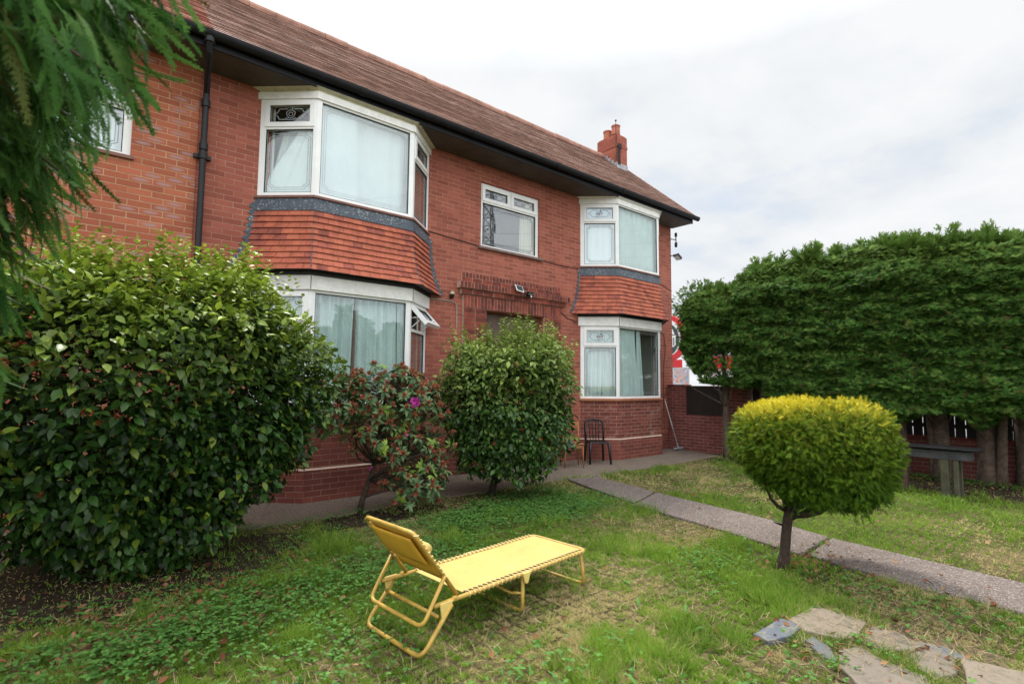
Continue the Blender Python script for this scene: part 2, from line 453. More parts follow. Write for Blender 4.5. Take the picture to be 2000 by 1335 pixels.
for o in bay_ops:
    rm.box(o[1]-.03, o[1]-.001, -.03, .27, o[2]+.002, o[3]-.002); rm.box(o[0]+.001, o[0]+.03, -.03, .27, o[2]+.002, o[3]-.002)
rm.build('room_interior', M['room'], house, O)
# --- neighbour
NBW = (-.70, .385, 4.30, 5.305)
wn = MB(); wall_grid(wn, -6.0, HX0, -.2, 5.80, [NBW], -.012, .25)
wn.box(-6.0, -5.75, .25, 3.9, -.2, 5.8); wn.box(-5.75, HX0, 3.65, 3.9, -.2, 5.8)
wn.build('wall', M['brick_nb'], nb, ON)
rn = MB(); rn.box(-2.0, HX0-.01, .26, 3.0, 2.95, 3.05); rn.box(-2.0, HX0-.01, 3.0, 3.1, 3.05, 5.7); rn.box(-2.0, HX0-.01, .26, 3.0, 5.70, 5.78); rn.box(HX0-.11, HX0-.01, .26, 3.0, 3.05, 5.7); rn.box(-2.1, -2.0, .26, 3.0, 2.95, 5.7)
rn.build('room_interior', M['room'], nb, ON)

# --- roof: every course is a real step
EY, EZ, RY, RZ = -.66, 5.855, 1.93, 8.13
def roof(x0, x1, mat, name, par, org, seed):
    rb = MB(); n = 34
    r = random.Random(seed)
    d = Vector((0, RY-EY, RZ-EZ)); up = Vector((0, -d.z, d.y)).normalized()
    if up.z < 0: up = -up
    nx = max(2, int((x1-x0)/.9)); xs = [x0+(x1-x0)*i/nx for i in range(nx+1)]
    sag = lambda x, t: -.035*math.sin(math.pi*min(1, max(0, (x-1)/11)))*math.sin(math.pi*t)
    for i in range(n):
        a = Vector((0, EY, EZ)) + d*(i/n); b = Vector((0, EY, EZ)) + d*((i+1)/n)
        lo = [Vector((x, a.y, a.z+sag(x, i/n))) + up*(.019+r.uniform(-.003, .003)) for x in xs]
        lb = [Vector((x, a.y, a.z+sag(x, i/n)))-up*.001 for x in xs]
        hi = [Vector((x, b.y, b.z+sag(x, (i+1)/n))) + up*.004 for x in xs]
        m = len(xs)
        rb.add(lo+hi, [(k, k+1, k+1+m, k+m) for k in range(m-1)], 0, [(x, RS*(i+.12)) for x in xs]+[(x, RS*(i+.9)) for x in xs])
        rb.add(lb+lo, [(k, k+1, k+1+m, k+m) for k in range(m-1)], 0, [(x, RS*(i+.10)) for x in xs]+[(x, RS*(i+.35)) for x in xs])
    # back slope and closing underside
    BY = 2*RY-EY
    rb.add([(x0,RY,RZ),(x1,RY,RZ),(x1,BY,EZ),(x0,BY,EZ)], [(0,1,2,3)])
    for x, s in ((x0, 1), (x1, -1)):
        rb.add([(x,EY,EZ-.02),(x,RY,RZ+.0),(x,RY,RZ-.12),(x,EY+.1,EZ-.03)], [(0,1,2,3)])
    return rb.build(name, mat, par, org)
roof_o = roof(1.10, 11.93, M['roof_tile'], 'roof', house, O, 1)
roof_n = roof(-6.1, 1.098, M['roof_tile_nb'], 'roof', nb, ON, 2)
def ridge(x0, x1, par, org, roof_ob):
    b = MB(); x = x0; k = 0
    while x < x1-.05:
        e = min(x+.44, x1); r0 = .115+.004*(k % 2); z = RZ-.035+.006*math.sin(k*1.7)
        pts = [[(xx, RY+r0*math.cos(t), z+r0*math.sin(t)) for t in np.linspace(-.35, math.pi+.35, 9)] for xx in (x+.003, e-.003)]
        b.add(pts[0]+pts[1], [(i, i+1, i+10, i+9) for i in range(8)] + [tuple(range(9)), tuple(range(9, 18))[::-1]])
        x = e; k += 1
    b.build('ridge_tiles', M['ridge'], roof_ob, org)
ridge(1.10, 11.93, house, O, roof_o); ridge(-6.1, 1.098, nb, ON, roof_n)
vb = MB()                                                     # verge of the right gable: bedded tile ends
for i in range(34):
    t = i/34; y = EY+(RY-EY)*t; z = EZ+(RZ-EZ)*t
    vb.obox((11.915, y, z+.006), (.055, 0, 0), (0, (RY-EY)/34*1.02, (RZ-EZ)/34*1.02), (0, -.016, .022))
vb.build('verge_tiles', M['roof_tile'], roof_o, O)

def eaves(x0, x1, par, org, right=False):
    s = MB()
    s.box(x0, x1, -.585, 0.0, ZS, ZS+.02)
    if right: s.box(x1-.03, x1, 0, 1.0, ZS+.1, ZS+.12)
    s.build('soffit', M['soffit'], par, org)
    f = MB(); f.box(x0, x1, -.612, -.585, ZS-.012, ZS+.16); f.build('fascia_board', M['gutter'], par, org)
    g = MB()                                                  # half round gutter with a bead and joints
    sec = [(.062*math.cos(t), .062*math.sin(t)) for t in np.linspace(math.pi, 2*math.pi, 11)]
    sec_i = [(.054*math.cos(t), .054*math.sin(t)) for t in np.linspace(2*math.pi, math.pi, 11)]
    loop = sec + sec_i; zc, yc = 5.845, -.678
    n = len(loop)
    xe = x1 + (.14 if right else 0)
    g.add([(x0, yc+a, zc+b*1.5) for a, b in loop] + [(xe, yc+a, zc+b*1.5) for a, b in loop],
          [(i, (i+1) % n, (i+1) % n+n, i+n) for i in range(n)] + [tuple(range(n))[::-1], tuple(range(n, 2*n))])
    x = x0+1.9
    while x < x1:
        sec2 = [(.068*math.cos(t), .068*math.sin(t)) for t in np.linspace(math.pi, 2*math.pi, 11)]
        g.add([(x-.05, yc+a, zc+b*1.5) for a, b in sec2] + [(x+.05, yc+a, zc+b*1.5) for a, b in sec2], [(i, i+1, i+12, i+11) for i in range(10)] + [tuple(range(11))[::-1], tuple(range(11, 22))])
        x += 2.0
    g.build('gutter', M['gutter'], par, org)
eaves(1.10, 11.90, house, O, True)
eaves(-6.1, 1.098, nb, ON)

# --- downpipe
dp = MB()
px = 1.13
dp.tube([(px-.08,-.66,5.78),(px-.08,-.66,5.70),(px-.07,-.62,5.62),(px-.03,-.30,5.46),(px,-.11,5.34),(px,-.095,5.18),(px,-.095,-.02)], .038, 12)
for z in (5.20, 4.62, 4.5, 2.95, 2.83, 1.2): dp.lathe([(.040,-.05),(.052,-.045),(.052,.045),(.040,.05)], (px, -.095, z), 14)
dp.lathe([(.045,-.04),(.06,-.03),(.06,.03),(.045,.04)], (px-.08, -.66, 5.74), 14)
for z in (4.5, 2.83): dp.box(px-.10, px+.10, -.06, 0, z-.025, z+.025)
dp.build('downpipe', M['pipe'], house, O, smooth=False)

# --- windows
def frame_rect(mb, P, ux, n, u0, u1, z0, z1, t, d0, d1, mi=0):
    """a rectangular frame of bar width t between depths d0..d1 along outward n"""
    def bar(a, b, c, d):
        o = P + ux*a + n*d0 + Vector((0,0,c))
        mb.obox(o, ux*(b-a), n*(d1-d0), Vector((0,0,d-c)), mi)
    bar(u0, u1, z0, z0+t); bar(u0, u1, z1-t, z1); bar(u0, u0+t, z0+t, z1-t); bar(u1-t, u1, z0+t, z1-t)

def strips(mb, P, ux, n, pts, w, d, close=False):
    """flat came along a polyline in the window plane"""
    pts = list(pts) + ([pts[0]] if close else [])
    for (a, b), (c, e) in zip(pts, pts[1:]):
        p0 = P+ux*a+Vector((0,0,b)); p1 = P+ux*c+Vector((0,0,e)); dv = p1-p0
        if dv.length < 1e-4: continue
        s = n.cross(dv).normalized()*w
        mb.obox(p0-s*.5+n*d, dv, s, n*.002)

def notch(u0, u1, z0, z1, k=.06):
    return [(u0+k, z0), (u1-k, z0), (u1-k, z0+k*.5), (u1, z0+k), (u1, z1-k), (u1-k, z1-k*.5), (u1-k, z1), (u0+k, z1), (u0+k, z1-k*.5), (u0, z1-k), (u0, z0+k), (u0+k, z0+k*.5)]

def rose_pattern(u0, u1, z0, z1):
    w = u1-u0; h = z1-z0; cu = (u0+u1)/2; cz = (z0+z1)/2
    ph = [(u0+.08*w, cz), (u0+.17*w, cz-.1*h), (u0+.22*w, cz-.3*h), (cu-.08*w, cz-.3*h)], [(cu+.08*w, cz-.3*h), (u1-.22*w, cz-.3*h), (u1-.17*w, cz-.1*h), (u1-.08*w, cz), (u1-.17*w, cz+.1*h), (u1-.22*w, cz+.3*h), (cu+.08*w, cz+.3*h)], [(cu-.08*w, cz+.3*h), (u0+.22*w, cz+.3*h), (u0+.17*w, cz+.1*h), (u0+.08*w, cz)]
    rose = [[(cu+.24*h*math.cos(a)*(1+.15*math.sin(3*a)), cz+.24*h*math.sin(a)) for a in np.linspace(0, 6.283, 13)],
            [(cu+.12*h*math.cos(a+.5), cz+.12*h*math.sin(a+.5)) for a in np.linspace(0, 6.283, 9)],
            [(cu-.3*h, cz-.2*h), (cu-.1*h, cz-.34*h), (cu+.1*h, cz-.34*h), (cu+.3*h, cz-.2*h)], [(cu+.05*h, cz+.2*h), (cu+.12*h, cz+.42*h)]]
    return list(ph), rose

def pane_box(mb, P, ux, n, u0, u1, z0, z1, d):
    mb.obox(P+ux*u0+n*d+Vector((0,0,z0)), ux*(u1-u0), n*-.008, Vector((0,0,z1-z0)))

def curtain(mb, P, ux, n, poly_top, poly_bot, z0, z1, d, waves, amp, seed, cols=60):
    """a hanging cloth between lines (u at the top) and (u at the bottom): pleated"""
    r = random.Random(seed); ph = r.uniform(0, 6)
    ks = [r.uniform(.75, 1.3) for _ in range(4)]
    rows = 8; vs = []
    for j in range(rows+1):
        t = j/rows; a = poly_top[0]+(poly_bot[0]-poly_top[0])*t; b = poly_top[1]+(poly_bot[1]-poly_top[1])*t
        for i in range(cols+1):
            s = i/cols; u = a+(b-a)*s
            w = math.sin(s*waves*6.283*ks[0]+ph+.5*math.sin(t*2+s*9)) + .45*math.sin(s*waves*6.283*1.7*ks[1]+ph*2) + .25*math.sin(s*waves*2.1*ks[2]+t*2.5)
            q = P+ux*u+n*(-d-amp*w)+Vector((0,0,z1+(z0-z1)*t)); vs.append(q)
    c = cols+1
    mb.add(vs, [(j*c+i, j*c+i+1, (j+1)*c+i+1, (j+1)*c+i) for j in range(rows) for i in range(cols)])

def window(par, org, P0, P1, z0, z1, kind, glass='glass', top=None, lead='leading', stained=False, open_deg=0, dep=.02, lights=1, left_t=.07, right_t=.07, curt=None, rose_lead=None, low=False, name='window'):
    """one window unit: frame (part) > panes, opener, leading, curtain (sub-parts)"""
    P = Vector((P0[0], P0[1], 0)); Q = Vector((P1[0], P1[1], 0)); L = (Q-P).length; ux = (Q-P).normalized(); n = Vector((ux.y, -ux.x, 0))
    f = MB()
    d0, d1 = -.07, 0.0
    def bar(a, b, c, d, e0=d0, e1=d1): f.obox(P+ux*a+n*e0+Vector((0,0,c)), ux*(b-a), n*(e1-e0), Vector((0,0,d-c)))
    bar(0, left_t, z0, z1); bar(L-right_t, L, z0, z1); bar(left_t, L-right_t, z0, z0+.05); bar(left_t, L-right_t, z1-.05, z1)
    zt = z1-.05
    if kind != 'fixed':
        zt = z0+(z1-z0)*.735 if top is None else top
        bar(left_t, L-right_t, zt, zt+.05)
        if lights == 2: bar(L/2-.03, L/2+.03, zt+.05, z1-.05)
    fo = f.build(name, M['upvc'], par, org, bevel=.004)
    g = MB(); pane_box(g, P, ux, n, left_t-.004, L-right_t+.004, z0+.046, zt+.004, -.03); g.build('pane', M[glass], fo, org)
    gk = MB(); frame_rect(gk, P, ux, n, left_t-.002, L-right_t+.002, z0+.048, zt+.002, .011, -.030, -.012); gk.build('gasket', M['gasket'], fo, org)
    ld = MB()
    a, b = left_t+.045, L-right_t-.045
    if kind != 'plain':
        lw = .0035 if kind == 'fixed' else .0065
        strips(ld, P, ux, n, notch(a, b, z0+.10, zt-.05), lw, -.0285, True)
        strips(ld, P, ux, n, notch(a+.03, b-.03, z0+.13, zt-.08, .05), lw, -.0285, True)
        ld.build('leading', M['leading_pale' if kind == 'fixed' else lead], fo, org, uv=False)
    if kind != 'fixed':
        wl = (L-left_t-right_t)
        spans = [(left_t, L-right_t)] if lights == 1 else [(left_t, L/2-.03), (L/2+.03, L-right_t)]
        for (u0, u1) in spans:
            c = MB(); zb, zz = zt+.05, z1-.05
            cm = [MB(), MB(), MB(), MB(), MB()]
            frame_rect(cm[0], P, ux, n, u0-.018, u1+.018, zb-.018, zz+.012, .068, -.05, .016)
            pane_box(cm[1], P, ux, n, u0+.045, u1-.045, zb+.045, zz-.045, -.02)
            ph, rose = rose_pattern(u0+.05, u1-.05, zb+.05, zz-.05)
            for q in ph: strips(cm[2], P, ux, n, q, .007, -.018)
            for q in rose: strips(cm[2], P, ux, n, q, .006, -.018)
            frame_rect(cm[4], P, ux, n, u0+.049, u1-.049, zb+.049, zz-.049, .008, -.020, -.004)
            if stained:
                cu, cz = (u0+u1)/2, (zb+zz)/2
                for (du, dz, s) in ((-.05, -.01, .028), (.03, .045, .03), (.055, .0, .022)):
                    cm[3].obox(P+ux*(cu+du-s/2)+n*-.0175+Vector((0,0,cz+dz-s/2)), ux*s+Vector((0,0,s*.4)), n*.002, Vector((0,0,s))-ux*s*.3)
                cm[3].obox(P+ux*(cu-.02)+n*-.0175+Vector((0,0,cz-.02)), ux*.035, n*.0015, Vector((0,0,.03)), 1)
            if open_deg:
                hinge = P+Vector((0,0,zz)); Rm = Matrix.Rotation(R(open_deg), 4, ux)
                if (Rm @ Vector((0,0,-1))).dot(n) < 0: Rm = Matrix.Rotation(R(-open_deg), 4, ux)
                X = Matrix.Translation(hinge) @ Rm @ Matrix.Translation(-hinge)
                for q in cm: q.xf(X)
            co = cm[0].build('casement', M['upvc'], fo, org, bevel=.003)
            cm[1].build('pane', M[glass], fo, org)
            if cm[4].v: cm[4].build('gasket', M['gasket'], fo, org)
            cm[2].build('leading', M[rose_lead or lead], fo, org, uv=False)
            if cm[3].v: cm[3].build('stained_glass', [M['green_glass'], M['pink_glass']], fo, org)
            if open_deg:
                for u in (u0+.06, u1-.06):
                    st = MB()
                    low = X @ (P+ux*u+Vector((0,0,zb+.12))); st.tube([P+ux*u+n*-.02+Vector((0,0,zb+.02)), low], .009, 6)
                    st.tube([P+ux*u+n*-.02+Vector((0,0,zz-.2)), low], .009, 6)
                    st.build('stay', M['upvc'], fo, org)
    if curt:
        for (mat, pt, pb, d, waves, amp, sd) in curt:
            cb = MB(); curtain(cb, P, ux, n, (pt[0]*L, pt[1]*L), (pb[0]*L, pb[1]*L), z0+.02, zt if low else z1-.02, d, waves, amp, sd)
            cb.build('curtain', M[mat], fo, org, smooth=True)
    return fo

F1 = (0, 1)
for Xa, right in ((XL, False), (XR, True)):
    A, B, C, D = bay(Xa)
    z0, z1 = 4.158, 5.56
    if not right:
        window(house, O, A, B, z0, z1, 'top', 'glass', top=5.11, low=True, rose_lead='leading_pale', lead='leading_pale', left_t=.085, right_t=.055,
               curt=[('curtain_w', (.62, 1), (-.10, 1), .09, 3, .008, 3), ('curtain', (.30, .62), (.02, .3), .16, 2, .02, 4)])
        window(house, O, B, C, z0, z1, 'fixed', 'glass_up', left_t=.065, right_t=.075, curt=[('curtain_w', (0, .40), (0, .452), .10, 2, .008, 5), ('curtain_w', (.395, 1), (.455, 1), .17, 3, .010, 6)])
        window(house, O, C, D, z0, z1, 'top', 'glass', top=5.11, low=True, curt=[('curtain_brown', (0, 1), (0, 1), .09, 4, .012, 7)])
    else:
        window(house, O, A, B, z0, z1, 'top', 'glass_up', top=5.11, stained=True, left_t=.085, right_t=.055, curt=[('curtain_w', F1, F1, .08, 4, .012, 8)])
        window(house, O, B, C, z0, z1, 'fixed', 'glass', left_t=.04, right_t=.06, curt=[('curtain', (0, .78), (0, .82), .08, 6, .016, 9), ('curtain', (.72, 1), (.80, 1), .10, 2, .016, 10)])
        window(house, O, C, D, z0, z1, 'top', 'glass', top=5.11, curt=[('curtain', F1, F1, .09, 4, .012, 11)])
    z0, z1 = 1.288, 2.86
    if not right:
        window(house, O, A, B, z0, z1, 'top', 'glass', top=2.385, left_t=.085, right_t=.055, curt=[('curtain', F1, F1, .08, 4, .012, 12)])
        window(house, O, B, C, z0, z1, 'fixed', 'glass', left_t=.065, right_t=.075, curt=[('curtain', (0, .43), (0, .40), .10, 5, .030, 13), ('curtain', (.455, .86), (.45, .885), .10, 5, .030, 14), ('curtain', (.875, 1), (.90, 1), .09, 2, .014, 15), ('curtain_brown', (.36, .52), (.36, .52), .15, 2, .012, 16), ('curtain_brown', (.80, 1), (.80, 1), .15, 2, .012, 17)])
        window(house, O, C, D, z0, z1, 'top', 'glass', top=2.385, open_deg=42, curt=[('curtain_brown', (.25, 1), (.15, 1), .12, 4, .012, 18)])
    else:
        window(house, O, A, B, z0, z1, 'top', 'glass', top=2.385, stained=True, left_t=.085, right_t=.055, curt=[('curtain', (-.05, .62), (-.05, .56), .09, 5, .016, 19), ('curtain', (.60, 1.0), (.58, 1.0), .10, 3, .014, 20)])
        window(house, O, B, C, z0, z1, 'fixed', 'glass', left_t=.04, right_t=.06, curt=[('curtain', (-.02, .42), (-.02, .50), .09, 5, .016, 21), ('curtain', (.49, .58), (.50, .675), .10, 2, .010, 22)])
        window(house, O, C, D, z0, z1, 'top', 'glass', top=2.385)
    # fascias, crown, soffit of each storey
    e1, e2 = .028, .055
    fb = MB(); fb.prism(bay(Xa, e1), 5.54, 5.635, skip=(3,)); fb.build('bay_fascia', M['white_board'], house, O)
    cb = MB(); cb.prism(bay(Xa, e1-.012), 5.637, 5.66, skip=(3,)); lo, hi = bay(Xa, e1-.012), bay(Xa, e2+.03)
    cb.add([(p[0],p[1],5.66) for p in lo]+[(p[0],p[1],ZS-.003) for p in hi], [(0,1,5,4),(1,2,6,5),(2,3,7,6)])
    cb.build('bay_cornice', M['cream_board' if not right else 'white_board'], house, O)
    lb = MB(); lb.prism(bay(Xa, .045), 2.847, 3.038, skip=(3,)); lb.build('bay_fascia', M['white_board'], house, O)
    for k in (1, 2):                                           # dark mitre joints in the lower fascia
        jb = MB(); p = bay(Xa, .047)[k]; jb.box(p[0]-.004, p[0]+.004, p[1]-.001, p[1]+.004, 2.85, 3.036)
        jb.build('fascia_joint', M['gasket'], house, O)
    sb = MB(); sb.prism(bay(Xa, .035), 4.12, 4.156, skip=(3,)); sb.build('sill', M['sill_brown'], house, O, bevel=.006)
    s2 = MB(); s2.prism(bay(Xa, .05), 1.238, 1.287, skip=(3,)); s2.build('sill', M['sill_terra' if right else 'sill_brown'], house, O, bevel=.008)
    # lead apron and the flared skirt of hung tiles
    lo, hi = bay(Xa, .030), bay(Xa, .012)
    ab = MB(); ab.add([(p[0],p[1],3.945) for p in lo]+[(p[0],p[1],4.12) for p in hi], [(0,1,5,4),(1,2,6,5),(2,3,7,6)])
    ab.build('lead_apron', M['lead'], house, O)
    prof = lambda t: .008 + .05*t + .13*t**3.2                 # outward flare from top (0) to bottom (1)
    tb = MB(); nrow = 10; ZT, ZB = 3.965, 3.10
    rr = random.Random(5 if right else 3)
    for i in range(nrow):
        t0, t1 = i/nrow, (i+1)/nrow
        pu, pl = bay(Xa, prof(t0)+.001), bay(Xa, prof(t1)+.026)
        zu, zl = ZT+(ZB-ZT)*t0, ZT+(ZB-ZT)*t1-.008
        for k in range(3):
            ntile = 11 if k == 1 else 5
            a0, a1, b0, b1 = [np.array(q) for q in (pu[k], pu[k+1], pl[k], pl[k+1])]
            off = .5 if i % 2 else 0
            cuts = sorted({0., 1., *[min(1, max(0, (j+off)/ntile)) for j in range(ntile+1)]})
            for s0, s1 in zip(cuts, cuts[1:]):
                g0, g1 = (.0016/1.5*11/ntile if s0 > 0 else 0), (.0016/1.5*11/ntile if s1 < 1 else 0)
                lift = rr.uniform(-.003, .003)
                u0, u1 = a0+(a1-a0)*(s0+g0), a0+(a1-a0)*(s1-g1); l0, l1 = b0+(b1-b0)*(s0+g0), b0+(b1-b0)*(s1-g1)
                mi = rr.choice([0, 0, 0, 1, 1, 2])
                if (k == 0 and s0 == 0 and rr.random() < .5) : mi = 2
                vs = [(*l0, zl+lift), (*l1, zl+lift), (*u1, zu), (*u0, zu)]
                nrm = Vector((-(BAY_B), -(BAY_C), 0)).normalized() if k == 0 else Vector((0,-1,0)) if k == 1 else Vector((BAY_B, -BAY_C, 0)).normalized()
                inn = [(x-nrm.x*.012, y-nrm.y*.012, z) for x, y, z in vs]
                tb.add(vs+inn, [(0,1,2,3), (4,5,1,0), (5,6,2,1), (7,4,0,3)], mi)
    M.setdefault('ht0', plain('hung tile red', (.42, .108, .058), .75, .22, 7, bump=.25)); M.setdefault('ht1', plain('hung tile orange', (.46, .125, .066), .75, .2, 7, bump=.25)); M.setdefault('ht2', plain('hung tile dark', (.31, .078, .050), .75, .3, 7, bump=.25))
    tb.build('hung_tiles', [M['ht0'], M['ht1'], M['ht2']], house, O)
    kb = MB()
    for i in range(nrow):
        t0, t1 = i/nrow, (i+1)/nrow
        kb.add([(p[0],p[1],ZT+(ZB-ZT)*t0) for p in bay(Xa, prof(t0)-.022)]+[(p[0],p[1],ZT+(ZB-ZT)*t1) for p in bay(Xa, prof(t1)-.022)], [(4,5,1,0),(5,6,2,1),(6,7,3,2)])
    kb.add([(p[0],p[1],ZB) for p in bay(Xa, prof(1.)-.004)], [(3,2,1,0)])
    kb.prism(bay(Xa, .06), 3.04, 3.098, skip=(3,))
    kb.build('tile_backing', M['gasket'], house, O)
    # stepped lead soakers on both sides, and leaded hips
    for side in (0, 3):
        sg = -1 if side == 0 else 1; lb2 = MB()
        for i in range(11):
            t = min(1, i/10.5); x = bay(Xa, prof(t))[side][0]; z = ZT+.1-(ZT+.1-ZB)*i/10.5
            t2 = min(1, (i+1)/10.5); x2 = bay(Xa, prof(t2))[side][0]; z2 = ZT+.1-(ZT+.1-ZB)*(i+1)/10.5
            if i == 10: x2, z2 = x, z-.05
            w0, w1 = .035, .085
            pts = [(x-sg*.02, z), (x+sg*w0, z), (x2+sg*w1, z2+.02), (x2+sg*.03, z2), (x2-sg*.02, z2)]
            if sg > 0: pts = pts[::-1]
            lb2.add([(a, -.012, b) for a, b in pts]+[(a, .001, b) for a, b in pts], [(0,1,2,3,4)[::-1], (0,1,6,5),(1,2,7,6),(2,3,8,7),(3,4,9,8)])
        lb2.build('lead_soakers', M['lead'], house, O)
    for k in (1, 2):
        pts = []; lb2 = MB()
        for i in range(13):
            t = i/12; p = bay(Xa, prof(t)+.008+.008*t)[k]; pts.append((p[0], p[1], ZT+(ZB-ZT)*t))
        lb2.tube(pts, .007, 5); lb2.build('hip_lead', M['lead'], house, O)
    core = MB(); core.prism(bay(Xa, -.085), 2.87, 4.15, skip=(3,)); core.build('bay_core', M['room'], house, O)
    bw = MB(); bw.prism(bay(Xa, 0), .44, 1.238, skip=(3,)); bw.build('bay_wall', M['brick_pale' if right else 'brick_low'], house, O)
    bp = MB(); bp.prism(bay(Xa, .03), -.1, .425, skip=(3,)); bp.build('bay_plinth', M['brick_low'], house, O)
    bl = MB(); lo, hi = bay(Xa, .031), bay(Xa, .001)
    bl.add([(p[0],p[1],.425) for p in lo]+[(p[0],p[1],.445) for p in hi], [(0,1,5,4),(1,2,6,5),(2,3,7,6)])
    bl.build('plinth_weathering', M['mortar'], house, O)

# middle window and neighbour window
window(house, O, (MW[0], .045), (MW[1], .045), MW[2], MW[3], 'top', 'glass_up', top=4.985, lights=2, curt=[('curtain_cream', (.74, .98), (.72, .98), .10, 4, .018, 31)])
sl = MB(); sl.box(MW[0]-.07, MW[1]+.07, -.055, .10, MW[2]-.05, MW[2]-.001); sl.build('sill', M['sill_stone'], house, O, bevel=.006)
window(nb, ON, (NBW[0], .035), (NBW[1], .035), NBW[2], NBW[3], 'top', 'glass_up', top=4.88, left_t=.07, right_t=.085, curt=[('curtain_w', (0, 1), (0, 1), .15, 5, .015, 32)])
sl = MB(); sl.box(NBW[0]-.03, NBW[1]+.03, -.05, .08, NBW[2]-.04, NBW[2]-.001); sl.build('sill', M['sill_brown'], nb, ON)

# --- brick door surround: each brick stands clear of a mortar backing
def course(mb, x0, x1, z0, z1, proud, bw, seed, drop=0.):
    r = random.Random(seed); n = max(1, round((x1-x0)/bw)); w = (x1-x0)/n
    mb.box(x0+.004, x1-.004, -proud+.006, 0, z0+.001, z1-.001, 0)
    for i in range(n):
        mb.box(x0+i*w+.0065, x0+(i+1)*w-.0065, -proud-r.uniform(0, .003), -.004, z0+.004, z1-.004, 1 if r.random() < .45+drop else 2)
sm = MB()
course(sm, 5.24, 7.72, 3.495, 3.585, .030, .0775, 1, .1)
course(sm, 5.24, 7.72, 3.40, 3.493, .045, .235, 2, .1)
course(sm, 5.15, 7.92, 3.285, 3.397, .125, .0775, 3, .3)
course(sm, 5.21, 7.83, 3.185, 3.282, .085, .235, 4, .3)
course(sm, 5.27, 7.72, 2.945, 3.182, .055, .077, 5, 0)
for k in range(38):
    z = 2.942-(k+1)*.0775
    if z < .0: break
    course(sm, 5.27, 5.79, z, z+.075, .055, .26, 10+k); course(sm, 7.26, 7.72, z, z+.075, .055, .23, 60+k)
sm.build('door_surround', [M['mortar'], M['brick_dark'], M['brick_red']], house, O)
dm = MB(); dm.box(DOOR[0], DOOR[1], .20, .25, -.1, 2.93)
dm.build('porch_recess', M['door_panel'], house, O)
dd = MB(); dd.box(6.05, 7.0, .15, .195, .05, 2.1)
for (a, b, c, d) in ((6.15,6.48,.2,.95),(6.57,6.90,.2,.95),(6.15,6.48,1.1,1.95),(6.57,6.90,1.1,1.95)): dd.box(a, b, .14, .149, c, d)
dr = dd.build('door', M['door_panel'], house, O); hm = MB(); hm.tube([(6.95,.10,1.05),(6.95,.10,1.2)], .012, 8); hm.build('handle', M['chrome'], dr, O)

# --- cables on the brickwork
for pts, rr_ in (([(4.55,4.19),(4.9,4.168),(5.58,4.125)], .007), ([(7.24,4.10),(7.7,4.08),(8.30,4.085)], .007), ([(7.75,3.10),(7.95,2.98),(8.25,2.92)], .007),
                ([(11.3,2.9),(11.45,2.86),(11.52,2.5),(11.44,2.1),(11.40,1.2),(11.42,.5)], .006), ([(11.3,4.15),(11.83,4.02)], .006)):
    cm = MB(); cm.tube([(x, -.012, z) for x, z in pts], rr_, 5); cm.build('cable', M['cable'], house, O)
cn = MB(); cn.tube([(4.62,-.012,3.035),(5.05,-.012,3.03),(5.13,-.012,3.0),(5.155,-.012,2.9),(5.155,-.012,2.55)], .009, 6); cn.build('conduit', M['conduit'], house, O)

# --- chimney
ch = MB(); ch.box(11.40, 11.835, 1.39, 2.12, 6.9, 8.62); ch.box(11.388, 11.847, 1.378, 2.132, 8.28, 8.36)
ch.box(11.43, 11.81, 1.42, 2.09, 8.621, 8.66)
cho = ch.build('chimney', M['brick_ch'], house, O)
for (y, dz) in ((1.60, .06), (1.90, 0)):
    pb = MB(); pb.lathe([(.125,-.02),(.118,.12),(.116,.20),(.130,.225),(.130,.255),(.10,.255),(.095,.1)], (11.60, y, 8.70+dz-.02), 18)
    pb.build('chimney_pot', M['pot'], cho, O, smooth=False)
fl = MB(); fl.box(11.385, 11.845, 1.375, 1.389, 7.56, 7.80)
for i in range(5):
    y = 1.40+i*.11; z = RZ+(RZ-EZ)/(RY-EY)*(y-RY); fl.box(11.388, 11.399, y, y+.12, z-.05, z+.15)
fl.build('chimney_flashing', M['lead_pale'], cho, O)
an = MB(); an.tube([(11.385,1.42,7.85),(11.38,1.42,9.02)], .008, 6); an.box(11.365, 11.395, 1.40, 1.44, 9.0, 9.04); an.box(11.40, 11.52, 1.368, 1.388, 7.75, 8.30); an.box(11.40,11.56,1.36,1.388,8.22,8.36)
an.build('aerial_mast', M['soot'], cho, O)

# --- small fittings on the wall
sw = thing('solar_light', 'small solar wall light with tilted white framed panel above the door surround', 'wall light', (6.55, -.12, 3.42))
b = MB(); b.tube([(0,.12,-.02),(0,0,-.04),(.0,-.06,-.07)], .014, 6); b.tube([(-.10,-.06,-.04),(.15,-.06,-.10)], .012, 6); b.build('bracket', M['gutter'], sw)
X = Matrix.Translation((-.10,-.085,-.02)) @ Matrix.Rotation(R(-38), 4, 'X') @ Matrix.Rotation(R(12), 4, 'Y')
b = MB(); b.box(-.085,.085,-.008,.008,-.085,.085); b.xf(X); po = b.build('solar_panel', M['white_board'], sw, bevel=.004)
b = MB()
for i in range(4):
    for j in range(4): b.box(-.068+i*.035,-.036+i*.035,-.0115,-.0085,-.068+j*.035,-.036+j*.035)
b.xf(X); M['cell'] = plain('solar cell', (.05,.065,.07), .25, .2, 30); b.build('solar_cells', M['cell'], po)
X = Matrix.Translation((.16,-.10,-.10)) @ Matrix.Rotation(R(35), 4, 'X')
b = MB(); b.box(-.075,.075,-.02,.025,-.05,.04); b.xf(X); lo = b.build('lamp_head', M['gutter'], sw, bevel=.006)
b = MB(); b.box(-.062,.062,-.026,-.021,-.005,.032); b.xf(X); b.build('lamp_lens', M['chrome'], lo)
b = MB(); b.lathe([(.012,-.018),(.02,0),(.012,.018)], (.17,-.12,-.15), 10); b.build('motion_sensor', M['white_board'], sw)
